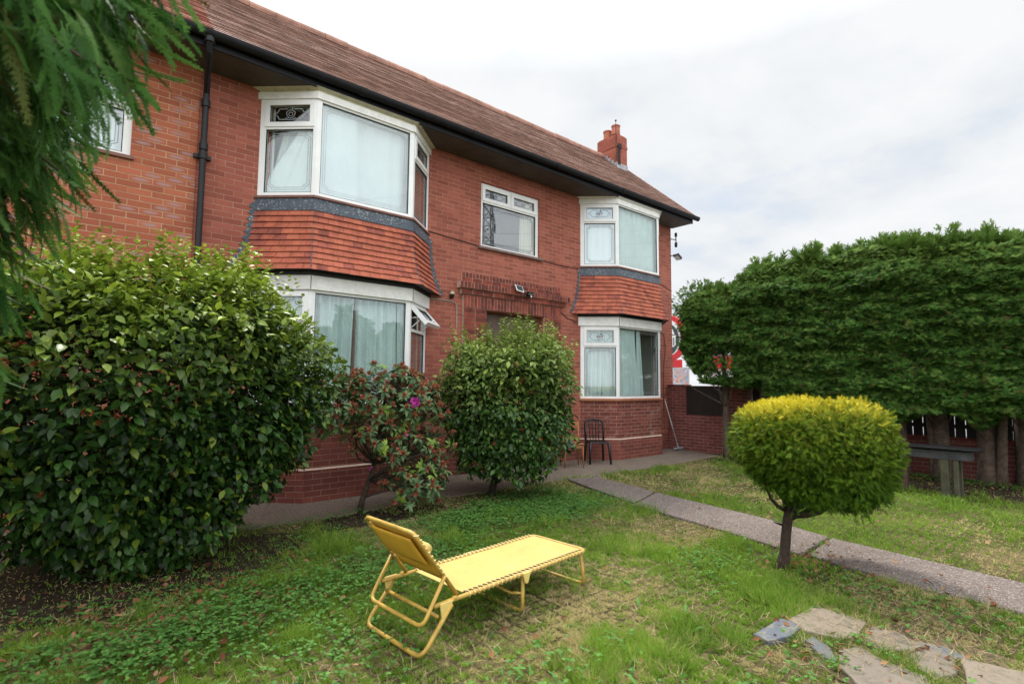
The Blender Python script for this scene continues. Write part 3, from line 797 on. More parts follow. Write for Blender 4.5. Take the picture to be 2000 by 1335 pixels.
wl = thing('wall_lamp', 'little pale domed lamp on a dark base between left bay and door surround', 'lamp', (5.02, -.03, 3.13))
b = MB(); b.lathe([(.025,-.06),(.035,-.02),(.04,.01)], (0,-.03,0), 12); b.box(-.015,.015,-.03,.03,-.05,-.02); b.build('base', M['gutter'], wl)
M['dome'] = plain('yellowed plastic dome', (.50,.46,.32), .4, .1, 20)
b = MB(); b.lathe([(.042,.01),(.044,.03),(.036,.055),(.018,.068),(.004,.07)], (0,-.03,0), 14); b.build('dome', M['dome'], wl, smooth=True)
alarm = thing('security_camera', 'dark security camera bracket sticking out under the eaves at the house corner', 'camera', (HX1, -.09, 5.38))
b = MB(); b.tube([(-.03,.1,.02),(.10,0,.0)], .012, 6); b.tube([(.10,0,-.14),(.10,0,.16)], .014, 6); b.build('bracket', M['pipe'], alarm)
b = MB(); b.lathe([(.02,-.18),(.036,-.16),(.036,-.06),(.02,-.04)], (.10,0,-.02), 12); b.build('camera_body', M['pipe'], alarm); b = MB(); b.lathe([(.02,.06),(.034,.07),(.034,.15),(.02,.17)], (.10,0,.02), 12); b.build('camera_body', M['pipe'], alarm)
fl_ = thing('floodlight', 'grey floodlight tilted down on the right side wall of the house', 'floodlight', (HX1, -.11, 4.93))
b = MB(); b.tube([(-.02,.12,.02),(.05,.02,.02),(.10,0,0)], .012, 6); b.build('bracket', M['pipe'], fl_)
X = Matrix.Translation((.13,0,-.0)) @ Matrix.Rotation(R(28), 4, 'Y')
b = MB(); b.box(-.10,.10,-.08,.08,-.035,.035); b.xf(X); b.build('lamp_head', M['pipe'], fl_, bevel=.01)
b = MB(); b.box(-.085,.085,-.07,.07,-.041,-.036); b.xf(X); b.build('lamp_lens', M['chrome'], fl_)

# ================================================================== GROUND
def ground_mat():
    m, nt, b = new_mat('lawn soil'); n = N(nt)
    tc = n.node('ShaderNodeTexCoord').outputs['Object']
    a = n.noise(1.1, 6, .6, tc); c = n.noise(45, 6, .7, tc)
    col = n.mix(n.ramp(a, [(.4, 0.), (.62, 1.)]), (.07, .078, .025), (.26, .20, .10))
    col = n.mix(n.ramp(c, [(.35, 0.), (.7, 1.)]), (.055, .045, .022), col)
    n.ln(col, b.inputs['Base Color']); b.inputs['Roughness'].default_value = .95; b.inputs['Specular IOR Level'].default_value = .1
    n.bump(c, .8, .03, b)
    return m
M['soil'] = ground_mat()
def concrete_mat(name, c0, c1, spk, moss, sc=1.):
    m, nt, b = new_mat(name); n = N(nt)
    tc = n.node('ShaderNodeTexCoord').outputs['Object']
    big = n.noise(1.6*sc, 5, .6, tc)
    vo = n.node('ShaderNodeTexVoronoi'); vo.inputs['Scale'].default_value = 75*sc; n.ln(tc, vo.inputs['Vector'])
    sc_ = n.node('ShaderNodeSeparateColor'); n.ln(vo.outputs['Color'], sc_.inputs[0])
    col = n.mix(big, c0, c1)
    peb = n.math('MULTIPLY', n.math('GREATER_THAN', sc_.outputs[0], .62), n.math('LESS_THAN', vo.outputs['Distance'], .42))
    col = n.mix(n.math('MULTIPLY', peb, .75), col, spk)
    dk = n.math('MULTIPLY', n.math('LESS_THAN', sc_.outputs[1], .3), .5)
    col = n.mix(dk, col, tuple(x*.4 for x in c0))
    col = n.mix(n.math('MULTIPLY', n.math('SUBTRACT', n.noise(2.6*sc, 6, .7, tc), .55, clamp=True), 3.0, clamp=True), col, moss)
    n.ln(col, b.inputs['Base Color']); b.inputs['Roughness'].default_value = .9; b.inputs['Specular IOR Level'].default_value = .2
    n.bump(n.math('ADD', n.noise(60*sc, 5, .7, tc), n.math('MULTIPLY', peb, .4)), .7, .012, b)
    return m
M['path'] = concrete_mat('exposed aggregate concrete', (.115, .090, .078), (.215, .175, .155), (.46, .40, .36), (.075, .066, .042))
M['path_wall'] = concrete_mat('worn path concrete', (.15, .118, .092), (.27, .215, .17), (.34, .28, .23), (.10, .08, .055))
M['street'] = concrete_mat('street asphalt', (.16, .16, .16), (.24, .24, .24), (.3, .3, .3), (.13, .13, .13), .3)

g = MB()
gx = [-200, -40, -10, 12.6, 40, 200]; gy = [-200, -40, -12, 0, 12, 60, 200]
nn = len(gx)
g.add([(x, y, -.012) for y in gy for x in gx], [(j*nn+i, j*nn+i+1, (j+1)*nn+i+1, (j+1)*nn+i) for j in range(len(gy)-1) for i in range(nn-1)])
tag(g.build('ground', M['soil']), kind='structure')
st = MB(); st.prism([(13.2,-60),(60,-60),(60,60),(13.2,60)], -.05, .004); tag(st.build('street', M['street']), kind='structure')

WALL_EDGE = [(-6,-1.15),(-2,-1.22),(0.2,-1.33),(1.05,-1.40),(1.9,-1.42),(2.7,-1.47),(3.6,-1.38),(4.7,-1.39),(5.6,-1.36),(6.42,-1.42)]
WALL_EDGE2 = [(6.99,-1.63),(7.85,-1.55),(8.94,-1.60),(10.2,-1.53),(11.35,-1.50)]
def jitter_edge(pts, amp, seed, step=.12):
    r = random.Random(seed); out = []
    for (a, b) in zip(pts, pts[1:]):
        L = math.dist(a, b); k = max(1, int(L/step))
        for i in range(k):
            t = i/k; out.append((a[0]+(b[0]-a[0])*t+r.uniform(-amp, amp)*.4, a[1]+(b[1]-a[1])*t+r.uniform(-amp, amp)))
    return out + [pts[-1]]
def slab(name, poly, z0, z1, mat, kind='structure', bev=.01):
    b = MB(); b.prism(poly, z0, z1); o = b.build(name, mat, bevel=bev)
    return tag(o, kind=kind) if kind else o
ed = jitter_edge(WALL_EDGE+WALL_EDGE2, .018, 3)
slab('path', ed + [(11.75,-.2),(11.75,.05),(-6,.05)], -.06, .006, M['path_wall'])
P1 = [(5.87,-3.27),(6.14,-2.35),(6.44,-1.46),(6.98,-1.66),(6.86,-2.3),(6.72,-3.0)]
P2 = [(5.40,-5.575),(5.60,-4.6),(5.81,-3.32),(6.71,-3.05),(6.47,-4.75),(6.235,-5.515)]
P3 = [(4.95,-9.4),(5.29,-7.1),(5.27,-6.5),(5.425,-5.61),(6.23,-5.55),(6.09,-7.0),(5.75,-9.4)]
for k, p in enumerate((P1, P2, P3)):
    slab('garden_path', jitter_edge(p+[p[0]], .008, 20+k, .1)[:-1], -.06, .024-.004*k, M['path'], bev=.012)

M['humus_shade'] = plain('dark leaf mould soil and shade', (.046, .034, .023), .95, .4, 9, spec=.1, bump=.8)
M['dirt'] = plain('dry tan dirt', (.125, .095, .060), .95, .35, 7, spec=.1, bump=.7)
def blob(name, cx, cy, rx, ry, mat, seed, z):
    r = random.Random(seed); b = MB(); pts = []
    for k in range(48):
        a = 2*math.pi*k/48; q = 1+.10*math.sin(3*a+seed)+.07*math.sin(7*a)+r.uniform(-.05, .05); pts.append((cx+rx*q*math.cos(a), cy+ry*q*math.sin(a), z))
    b.add(pts, [tuple(range(48))]); tag(b.build(name, mat), kind='structure')
blob('soil', .42, -2.15, 1.42, .92, M['humus_shade'], 1, -.007)  # bare soil, coloured darker to paint in the shade under the left bush
blob('soil', 11.15, -5.2, .75, 3.6, M['humus_shade'], 2, -.007)
blob('soil', 2.95, -1.75, .9, .32, M['humus_shade'], 3, -.004)
blob('soil', 3.92, -6.66, .52, .62, M['dirt'], 4, -.003)
# ------------------------------------------------------------------ paving stones
def stone_mat(name, c0, c1, c2):
    m, nt, b = new_mat(name); n = N(nt)
    tc = n.node('ShaderNodeTexCoord').outputs['Object']
    col = n.mix(n.noise(4, 6, .65, tc), c0, c1)
    col = n.mix(n.math('MULTIPLY', n.math('SUBTRACT', n.noise(14, 6, .75, tc), .52, clamp=True), 5, clamp=True), col, c2)
    col = n.mix(n.math('MULTIPLY', n.math('SUBTRACT', n.noise(6, 6, .7, tc), .54, clamp=True), 4.5, clamp=True), col, (.075, .082, .035))   # moss
    n.ln(col, b.inputs['Base Color']); b.inputs['Roughness'].default_value = .85
    n.bump(n.noise(30, 6, .7, tc), .6, .012, b); return m
M['st_beige'] = stone_mat('buff stone', (.165, .130, .095), (.245, .200, .150), (.10, .08, .06))
M['st_grey'] = stone_mat('brown grey stone', (.140, .112, .088), (.215, .178, .140), (.085, .07, .058))
M['st_blue'] = stone_mat('blue slate stone', (.075, .082, .09), (.15, .155, .155), (.20, .18, .13))
M['st_blue2'] = stone_mat('deep blue stone', (.055, .07, .11), (.15, .16, .165), (.25, .23, .17))
STONES = [
 ([[3.46,-6.05],[3.8,-6.06],[3.81,-6.19],[3.60,-6.20],[3.44,-6.14]], 'st_blue2', 'blue speckled stone at the left tip of the broken paving', .020),
 ([[3.84,-6.12],[4.18,-6.14],[4.20,-6.30],[4.18,-6.44],[3.91,-6.47],[3.81,-6.40],[3.76,-6.25]], 'st_beige', 'large buff stone at the top of the broken paving, nearest the golden tree', .026),
 ([[3.63,-6.28],[3.71,-6.30],[3.64,-6.42],[3.50,-6.50],[3.50,-6.43]], 'st_blue', 'small blue grey sliver of stone between the buff stones and the grass', .016),
 ([[3.64,-6.49],[3.77,-6.55],[3.70,-6.69],[3.69,-6.86],[3.5,-6.95],[3.22,-6.80],[3.45,-6.55]], 'st_grey', 'brown stone stained dark in the front row of the broken paving', .022),
 ([[3.90,-6.52],[4.17,-6.50],[4.20,-6.63],[4.12,-6.76],[3.99,-6.72],[3.88,-6.63]], 'st_grey', 'stone littered with straw in the middle of the broken paving', .016),
 ([[3.93,-6.76],[4.10,-6.80],[4.07,-6.93],[3.90,-6.97],[3.74,-6.92],[3.79,-6.83]], 'st_grey', 'squarish dull stone between the straw and the slate edging', .018),
 ([[4.09,-6.99],[4.16,-7.22],[4.12,-7.7],[3.70,-7.7],[3.71,-7.09]], 'st_beige', 'long pale stone running out of the picture at bottom right', .024),
 ([[4.15,-6.70],[4.22,-6.86],[4.16,-6.98],[4.07,-6.90]], 'st_blue', 'narrow blue slate strip edging the paving on its path side', .014),
]
STONE_POLYS = [s[0] for s in STONES]
for k, (poly, mt, lab, h) in enumerate(STONES):
    c = np.mean(poly, 0); poly = (c+(np.array(poly)-c)*1.10).tolist(); pl = jitter_edge([tuple(q-c) for q in np.array(poly)] + [tuple(np.array(poly[0])-c)], .006, 40+k, .05)[:-1]
    if sum(a[0]*b[1]-b[0]*a[1] for a, b in zip(pl, pl[1:]+pl[:1])) < 0: pl = pl[::-1]
    b = MB(); b.prism(pl, -.05, h+.003); o = b.build('paving_stone', M[mt], bevel=.008); o.location = (c[0], c[1], 0)
    tag(o, lab, 'paving stone', 'broken paving stones in the lawn')

# ------------------------------------------------------------------ grass
def in_poly(x, y, poly):
    poly = np.asarray(poly); ins = np.zeros(len(x), bool); j = len(poly)-1
    for i in range(len(poly)):
        xi, yi = poly[i]; xj, yj = poly[j]
        c = ((yi > y) != (yj > y)) & (x < (xj-xi)*(y-yi)/(yj-yi+1e-12)+xi); ins ^= c; j = i
    return ins
def vnoise(x, y, s, seed, oct=3):
    r = np.random.default_rng(seed); out = np.zeros(len(x)); amp = 1; tot = 0
    for o in range(oct):
        G = r.random((64, 64)); u, v = x*s, y*s; i, j = np.floor(u).astype(int), np.floor(v).astype(int); fu, fv = u-i, v-j
        fu, fv = fu*fu*(3-2*fu), fv*fv*(3-2*fv)
        g = lambda a, b: G[a % 64, b % 64]
        out += amp*((g(i,j)*(1-fu)+g(i+1,j)*fu)*(1-fv)+(g(i,j+1)*(1-fu)+g(i+1,j+1)*fu)*fv); tot += amp; amp *= .55; s *= 2.1
    return out/tot
edge_x = np.array([p[0] for p in WALL_EDGE+WALL_EDGE2]); edge_y = np.array([p[1] for p in WALL_EDGE+WALL_EDGE2])
def lawn_ok(x, y, margin=.0):
    ok = y < np.interp(x, edge_x, edge_y)+margin
    for p in (P1, P2, P3):
        c = np.mean(p, 0); ok &= ~in_poly(x, y, c+(np.array(p)-c)*np.array([.90, .965]))
    for p in STONE_POLYS:
        c = np.mean(p, 0); ok &= ~in_poly(x, y, c+(np.array(p)-c)*.86)
    ok &= x < 11.55 - .12*(y+.2)
    return ok
CAM = np.array([0., -7.726])
def bare(x, y):
    """0..1: how bare the ground is (under the bushes, by the hedge, around the golden tree)"""
    f = np.zeros(len(x))
    for (cx, cy, rx, ry, s) in ((.50,-2.15,1.55,1.02,1.), (.2,-3.3,1.1,.5,.25), (2.9,-1.7,.9,.35,.75), (4.8,-1.75,.9,.45,.85), (5.2,-5.65,.62,.42,.75), (11.2,-5.0,.9,4.5,.95), (4.0,-6.55,.35,.4,.6), (-.9,-4.3,.9,.9,.8)):
        d = ((x-cx)/rx)**2+((y-cy)/ry)**2; f = np.maximum(f, s*np.clip(1.5-d, 0, 1))
    return f
def straw_map(x, y):
    s = np.clip((vnoise(x, y, .75, 3)-.44)*4.5, 0, 1)*.95
    for (cx, cy, r_, a) in ((3.3,-4.95,.85,.95),(2.3,-5.45,.9,.9),(1.2,-4.95,.5,.6),(4.3,-3.9,.6,.6),(7.9,-2.6,1.0,.9),(8.6,-3.3,.9,.7),(1.6,-5.3,.7,.6),(4.6,-6.2,.55,.7),(3.1,-5.9,.5,.5),(2.2,-3.3,.5,.4)):
        s = np.maximum(s, a*np.clip(1.3-((x-cx)**2+(y-cy)**2)/r_**2, 0, 1)*(.55+.45*vnoise(x, y, 3, 9)))
    return np.clip(s, 0, 1)
BLADE = (np.array([(-.5,0,0),(.5,0,0),(-.38,.5,.12),(.38,.5,.12),(0,1,.42)], float), np.array([(0,1,3),(0,3,2),(2,3,4)]))
def grass(n, x0, x1, y0, y1, near, far, seed, dens_pow):
    r = np.random.default_rng(seed)
    x = r.uniform(x0, x1, n); y = r.uniform(y0, y1, n)
    d = np.hypot(x-CAM[0], y-CAM[1]); keep = (d > near) & (d < far)
    v = np.stack([x, y-CAM[1]], 1); ang = np.degrees(np.arctan2(v[:, 0], v[:, 1]))-39.8
    keep &= (np.abs(ang) < 56) & (r.random(n) < np.clip((3.2/np.maximum(d, 3.2))**dens_pow, .05, 1))
    x, y = x[keep], y[keep]
    keep = lawn_ok(x, y, .07) & (r.random(len(x)) > bare(x, y)*.86)
    clump = vnoise(x, y, 2.6, 21); keep &= r.random(len(x)) < np.clip(.55+1.1*clump, 0, 1)
    x, y = x[keep], y[keep]; k = len(x)
    cs = .085; ci, cj = np.floor(x/cs).astype(np.int64), np.floor(y/cs).astype(np.int64)      # tussocks: blades lean out of a common root
    hsh = lambda q: np.modf(np.abs(np.sin(ci*12.9898+cj*78.233+q*37.719)*43758.5453))[0]
    cx, cy = (ci+.2+.6*hsh(1))*cs, (cj+.2+.6*hsh(2))*cs
    ox, oy = (x-cx)/cs, (y-cy)/cs; x, y = x-.42*(x-cx), y-.42*(y-cy)
    sm_ = straw_map(x, y); tall = vnoise(x, y, 1.7, 33); tuft = np.clip((vnoise(x, y, 1.9, 55, 2)-.58)*7, 0, 1)
    dead = (hsh(3)*.55+r.random(k)*.45) < sm_*.62+.05
    h = (.018+.032*tall**1.5+.050*tuft)*(1-.35*sm_)*(.55+.95*hsh(4))*r.uniform(.6, 1.35, k); h = np.where(dead, h*.75, h)
    d = np.hypot(x-CAM[0], y-CAM[1])
    w = r.uniform(.0024, .0064, k)*np.clip(d/4.0, 1, 2.3)
    lean = r.normal(0, .38, (k, 2))+np.stack([ox, oy], 1)*1.5; lean = np.where(dead[:, None], lean*2.0, lean)
    A = np.stack([lean[:, 0], lean[:, 1], np.ones(k)], 1); a = r.uniform(0, 6.283, k)
    Nn = np.stack([np.cos(a), np.sin(a), np.full(k, .3)], 1)
    C = np.stack([x, y, np.full(k, -.012)], 1)
    V, T, nv = scatter(C, A, Nn, h*1.25, BLADE, wid=w/(h*1.25))
    rn = np.clip(.38*np.clip(vnoise(x, y, 1.5, 77)*1.8-.4, 0, 1)+.34*hsh(5)+.32*r.random(k), 0, 1)
    return V, T, np.repeat(rn, nv), np.repeat(np.where(dead, r.uniform(.55, 1, k), np.clip(r.normal(.05, .06, k), 0, .3)), nv)
M['grass'] = leaf_mat('grass blade', (.055, .155, .010), (.240, .400, .040), (.62, .49, .26), rough=.7, trans=.35, spec=.12)
parts = [grass(900000, -1.6, 6.2, -8.0, -1.2, 1.8, 6.0, 1, 1.2), grass(620000, -1.5, 12, -9.0, -1.2, 6.0, 13.5, 2, 1.15)]
V, T, r_, t_ = join(parts)
tag(tri_mesh('grass', V, T, M['grass'], rnd=r_, tip=t_), 'patchy uncut lawn of green and straw coloured grass', 'grass', kind='stuff')

# ------------------------------------------------------------------ low weeds and fallen leaves
def ground_cover():
    r = np.random.default_rng(5); Cs = []; 
    beds = [(4.2,-2.45,.75,.35,800),(4.7,-2.9,.8,.5,900),(5.3,-2.5,.5,.7,500),(3.4,-2.75,.6,.45,450),(1.75,-3.5,.85,.5,400),(.85,-3.8,.7,.4,300),(.25,-3.9,.6,.4,300),(.9,-3.3,.8,.3,190),(.5,-2.95,1.2,.25,170),(2.2,-2.4,.8,.4,150),(1.3,-4.5,.5,.35,180),(2.6,-3.35,.6,.35,300),(1.05,-1.5,1.2,.10,160),(2.6,-1.62,1.4,.12,220),(4.9,-2.0,.7,.25,260),(4.6,-5.2,.6,.35,140),(1.0,-5.0,.5,.3,90),(3.2,-6.6,.7,.45,130),(4.8,-6.6,.45,.7,160),(5.8,-3.2,.25,1.0,60),(11.6,-5.4,.4,1.6,420),(1.75,-.55,.25,.06,40),(9.6,-.62,.45,.05,50),(9.1,-.75,.15,.08,40),(2.2,-5.6,.6,.3,80),(7.5,-3.5,1.2,1.0,120),(8.8,-5.0,1.0,1.2,140)]
    beds = [(a, b, c, d, int(e*(1.9 if e > 250 else 1.0))) for a, b, c, d, e in beds]
    for cx, cy, sx, sy, n in beds:
        Cs.append(np.stack([r.normal(cx, sx*.55, n), r.normal(cy, sy*.55, n)], 1))
    C = np.concatenate(Cs); ok = (C[:, 1] < -.60); C = C[ok]
    ok2 = lawn_ok(C[:, 0], C[:, 1], .05) | (r.random(len(C)) < .08); C = C[ok2]
    k = len(C); hh = r.uniform(.02, .075, k)*np.where(vnoise(C[:, 0], C[:, 1], 1.5, 4) > .5, 1.3, .8)
    parts = []
    for j in range(3):
        a = r.uniform(0, 6.283, k) + j*2.1
        A = np.stack([np.cos(a), np.sin(a), r.uniform(-.25, .35, k)], 1); Nn = np.stack([r.normal(0, .2, k), r.normal(0, .2, k), np.ones(k)], 1)
        P = np.stack([C[:, 0], C[:, 1], hh], 1)
        V, T, nv = scatter(P, A, Nn, r.uniform(.016, .034, k), leaf_tmpl(.36, .05, .1))
        parts.append((V, T, np.repeat(r.random(k), nv), np.repeat(np.clip(r.normal(.25, .25, k), 0, 1), nv)))
    # broad dock and dandelion leaves lying in the grass
    n = 420; x = r.uniform(.4, 6.0, n); y = r.uniform(-7.4, -2.4, n); ok = lawn_ok(x, y, 0) & (vnoise(x, y, 1.3, 90) > .5); x, y = x[ok], y[ok]; n = len(x)
    a = r.uniform(0, 6.283, n); A = np.stack([np.cos(a), np.sin(a), r.uniform(.25, 1.1, n)], 1)
    V, T, nv = scatter(np.stack([x, y, np.full(n, .005)], 1), A, np.tile([0, 0, 1.], (n, 1))+r.normal(0, .3, (n, 3)), r.uniform(.05, .12, n), leaf_tmpl(.13, .03, .25))
    parts.append((V, T, np.repeat(r.random(n), nv), np.repeat(r.uniform(0, .5, n), nv)))
    return join(parts)
M['weed'] = leaf_mat('weed leaf', (.034, .105, .020), (.10, .235, .050), (.17, .33, .07), rough=.65, trans=.3, spec=.12)
V, T, r_, t_ = ground_cover()
tag(tri_mesh('ground_cover', V, T, M['weed'], rnd=r_, tip=t_), 'low weeds and creeping leaves growing through the lawn', 'ground cover', kind='stuff')
def litter():
    r = np.random.default_rng(8); C = []
    for cx, cy, sx, sy, n in ((.30,-3.70,.8,.5,230),(1.0,-3.45,.6,.4,90),(-.1,-4.3,.5,.4,90),(.8,-2.9,1.1,.5,160),(2.8,-4.5,2.2,1.5,60),(5.2,-5.7,.6,.4,90),(3.9,-6.6,.5,.4,60),(4.3,-2.1,.8,.4,70),(11.3,-5.2,.5,1.8,200),(7.8,-4.5,1.5,1.5,50),(5.2,-6.9,.5,.6,30),(4.3,-2.7,.9,.5,40)):
        C.append(np.stack([r.normal(cx, sx*.6, n), r.normal(cy, sy*.6, n)], 1))
    C = np.concatenate(C); C = C[C[:, 1] < -1.0]; k = len(C)
    a = r.uniform(0, 6.283, k); A = np.stack([np.cos(a), np.sin(a), r.uniform(-.1, .5, k)], 1)
    V, T, nv = scatter(np.stack([C[:, 0], C[:, 1], r.uniform(.008, .03, k)], 1), A, np.tile([0, 0, 1.], (k, 1))+r.normal(0, .35, (k, 3)), r.uniform(.03, .065, k), leaf_tmpl(.26, .12, -.15))
    return V, T, np.repeat(r.random(k), nv), np.repeat(r.random(k)**2, nv)
M['dead_leaf'] = leaf_mat('dead leaf', (.075, .022, .012), (.22, .075, .035), (.34, .20, .10), rough=.75, trans=.1, spec=.2)
V, T, r_, t_ = litter()
tag(tri_mesh('fallen_leaves', V, T, M['dead_leaf'], rnd=r_, tip=t_), 'brown fallen leaves scattered under the bushes', 'fallen leaves', kind='stuff')
def thatch():
    r = np.random.default_rng(18); n = 26000
    x = r.uniform(.0, 5.6, n); y = r.uniform(-7.4, -2.2, n)
    ok = lawn_ok(x, y, 0) & (r.random(n) < (straw_map(x, y)+.10)*(1-bare(x, y))); 
    n2 = 900; x2 = r.normal(4.0, .28, n2); y2 = r.normal(-6.62, .28, n2)
    x = np.concatenate([x[ok], x2]); y = np.concatenate([y[ok], y2]); k = len(x)
    a = r.uniform(0, 6.283, k); A = np.stack([np.cos(a), np.sin(a), r.uniform(-.1, .3, k)], 1)
    z = np.where(np.arange(k) >= k-n2, r.uniform(.018, .034, k), r.uniform(.0, .02, k))
    V, T, nv = scatter(np.stack([x, y, z], 1), A, np.tile([0, 0, 1.], (k, 1))+r.normal(0, .4, (k, 3)), r.uniform(.03, .08, k), BLADE, wid=np.full(k, .055))
    return V, T, np.repeat(r.random(k), nv), np.repeat(r.random(k), nv)
M['thatch'] = leaf_mat('dry grass stalk', (.17, .115, .055), (.34, .25, .13), (.42, .33, .19), rough=.8, trans=.15, spec=.15)
V, T, r_, t_ = thatch()
tag(tri_mesh('dry_grass', V, T, M['thatch'], rnd=r_, tip=t_), 'dry straw and dead stalks lying in the lawn', 'dry grass', kind='stuff')

# ================================================================== BUSHES
def camellia(name, label, base, centre, prof, rx, ry, n, size, mat, seed, tipz, nbud, lean=0.):
    root = thing(name, label, 'shrub', (*base, 0))
    r = np.random.default_rng(seed); off = np.array([centre[0]-base[0], centre[1]-base[1], 0])
    ztop = prof[-1][0]
    P, nrm, dep, L = profile_points(n, prof, r, .50, seed, .10, rx, ry, 1.6); P = P + (lumps(seed+7, 22)(P*3.0)*.075)[:, None]*nrm
    up = np.array([0, 0, 1.])
    A = unit(nrm*.50 + r.normal(0, .50, (n, 3)) + np.array([0, 0, -.30]))
    Nn = unit(nrm*.50 + up*.85 + r.normal(0, .34, (n, 3)))
    S = size*r.uniform(.42, 1.3, n)
    A = np.where((dep > .5)[:, None], unit(A+r.normal(0, .6, (n, 3))), A)
    tip = np.clip((P[:, 2]-tipz)/(ztop-tipz), 0, 1)**1.1*r.uniform(.1, 1, n)**.7*1.15*(1-dep)**1.5 + (r.random(n) < .13)*r.uniform(.15, .65, n)*(1-dep)
    V, T, nv = scatter(P+off, A, Nn, S, LEAF)
    parts = [(V, T, np.repeat(r.random(n), nv), np.repeat(np.clip(tip, 0, 1), nv))]
    # young shoots standing off the crown
    k = max(20, n//80); zc = np.argsort(-P[:, 2]+r.normal(0, .35, n))[:k]
    for j in range(7):
        q = P[zc]+off + nrm[zc]*(.02+.022*j)+up*(.018*j); a = r.uniform(0, 6.28, k)
        A2 = np.stack([np.cos(a), np.sin(a), np.full(k, .45)], 1)
        V, T, nv = scatter(q, A2, np.tile(up, (k, 1))+r.normal(0, .3, (k, 3)), size*r.uniform(.5, .9, k), LEAF)
        parts.append((V, T, np.repeat(r.random(k), nv), np.repeat(r.uniform(.35, 1, k), nv)))
    V, T, a, b = join(parts)
    tri_mesh('foliage', V, T, mat, root, a, b)
    # trunk and inner stems
    tb = MB(); limb(tb, (0, 0, -.05), (off[0]*.3, off[1]*.3, .45), .055, .045, .02, r, 8)
    for j in range(16):
        a = r.uniform(0, 6.28); q = r.uniform(.35, .8); z = r.uniform(.35*ztop, .9*ztop)
        limb(tb, (off[0]*.3+r.normal(0, .03), off[1]*.3+r.normal(0, .03), r.uniform(.1, .5)), (off[0]+math.cos(a)*q*rx, off[1]+math.sin(a)*q*ry, z), .028, .006, .08, r, 5, 6)
    tb.build('stem', M['bark_dark'], root, smooth=True)
    if nbud:
        idx = np.argsort(dep + (nrm[:, 0]*.35+nrm[:, 1]*.6)*.6 + r.random(n)*.9)[:nbud]
        for i in idx:
            k = 18; c = P[i]+off+nrm[i]*.02
            V, T, nv = scatter(c+r.normal(0, .007, (k, 3)), nrm[i]+r.normal(0, .7, (k, 3)), r.normal(0, 1, (k, 3)), r.uniform(.018, .036, k), LEAF)
            tri_mesh('spent_flower', V, T, M['camellia_bud'], root, np.repeat(r.random(k), nv), np.repeat(r.random(k)*.3, nv))
    return root

camellia('camellia_bush', 'huge rounded dark camellia bush at the left with bright yellow green top shoots', (.60,-2.05), (.44,-2.05),
         [(.02,.28),(.30,.50),(.7,.73),(1.15,.92),(1.6,1.),(2.0,.97),(2.22,.86),(2.40,.66),(2.51,.35),(2.55,0)], 1.58, 1.18, 44000, .082, M['camellia'], 21, 1.45, 26)
camellia('camellia_bush', 'tall barrel shaped glossy camellia bush standing before the front door', (4.72,-1.63), (4.90,-1.80),
         [(.30,.34),(.44,.62),(.75,.86),(1.2,.98),(1.65,1.),(1.92,.93),(2.08,.76),(2.18,.48),(2.22,0)], 1.0, .93, 24000, .082, M['camellia2'], 22, 1.15, 14)

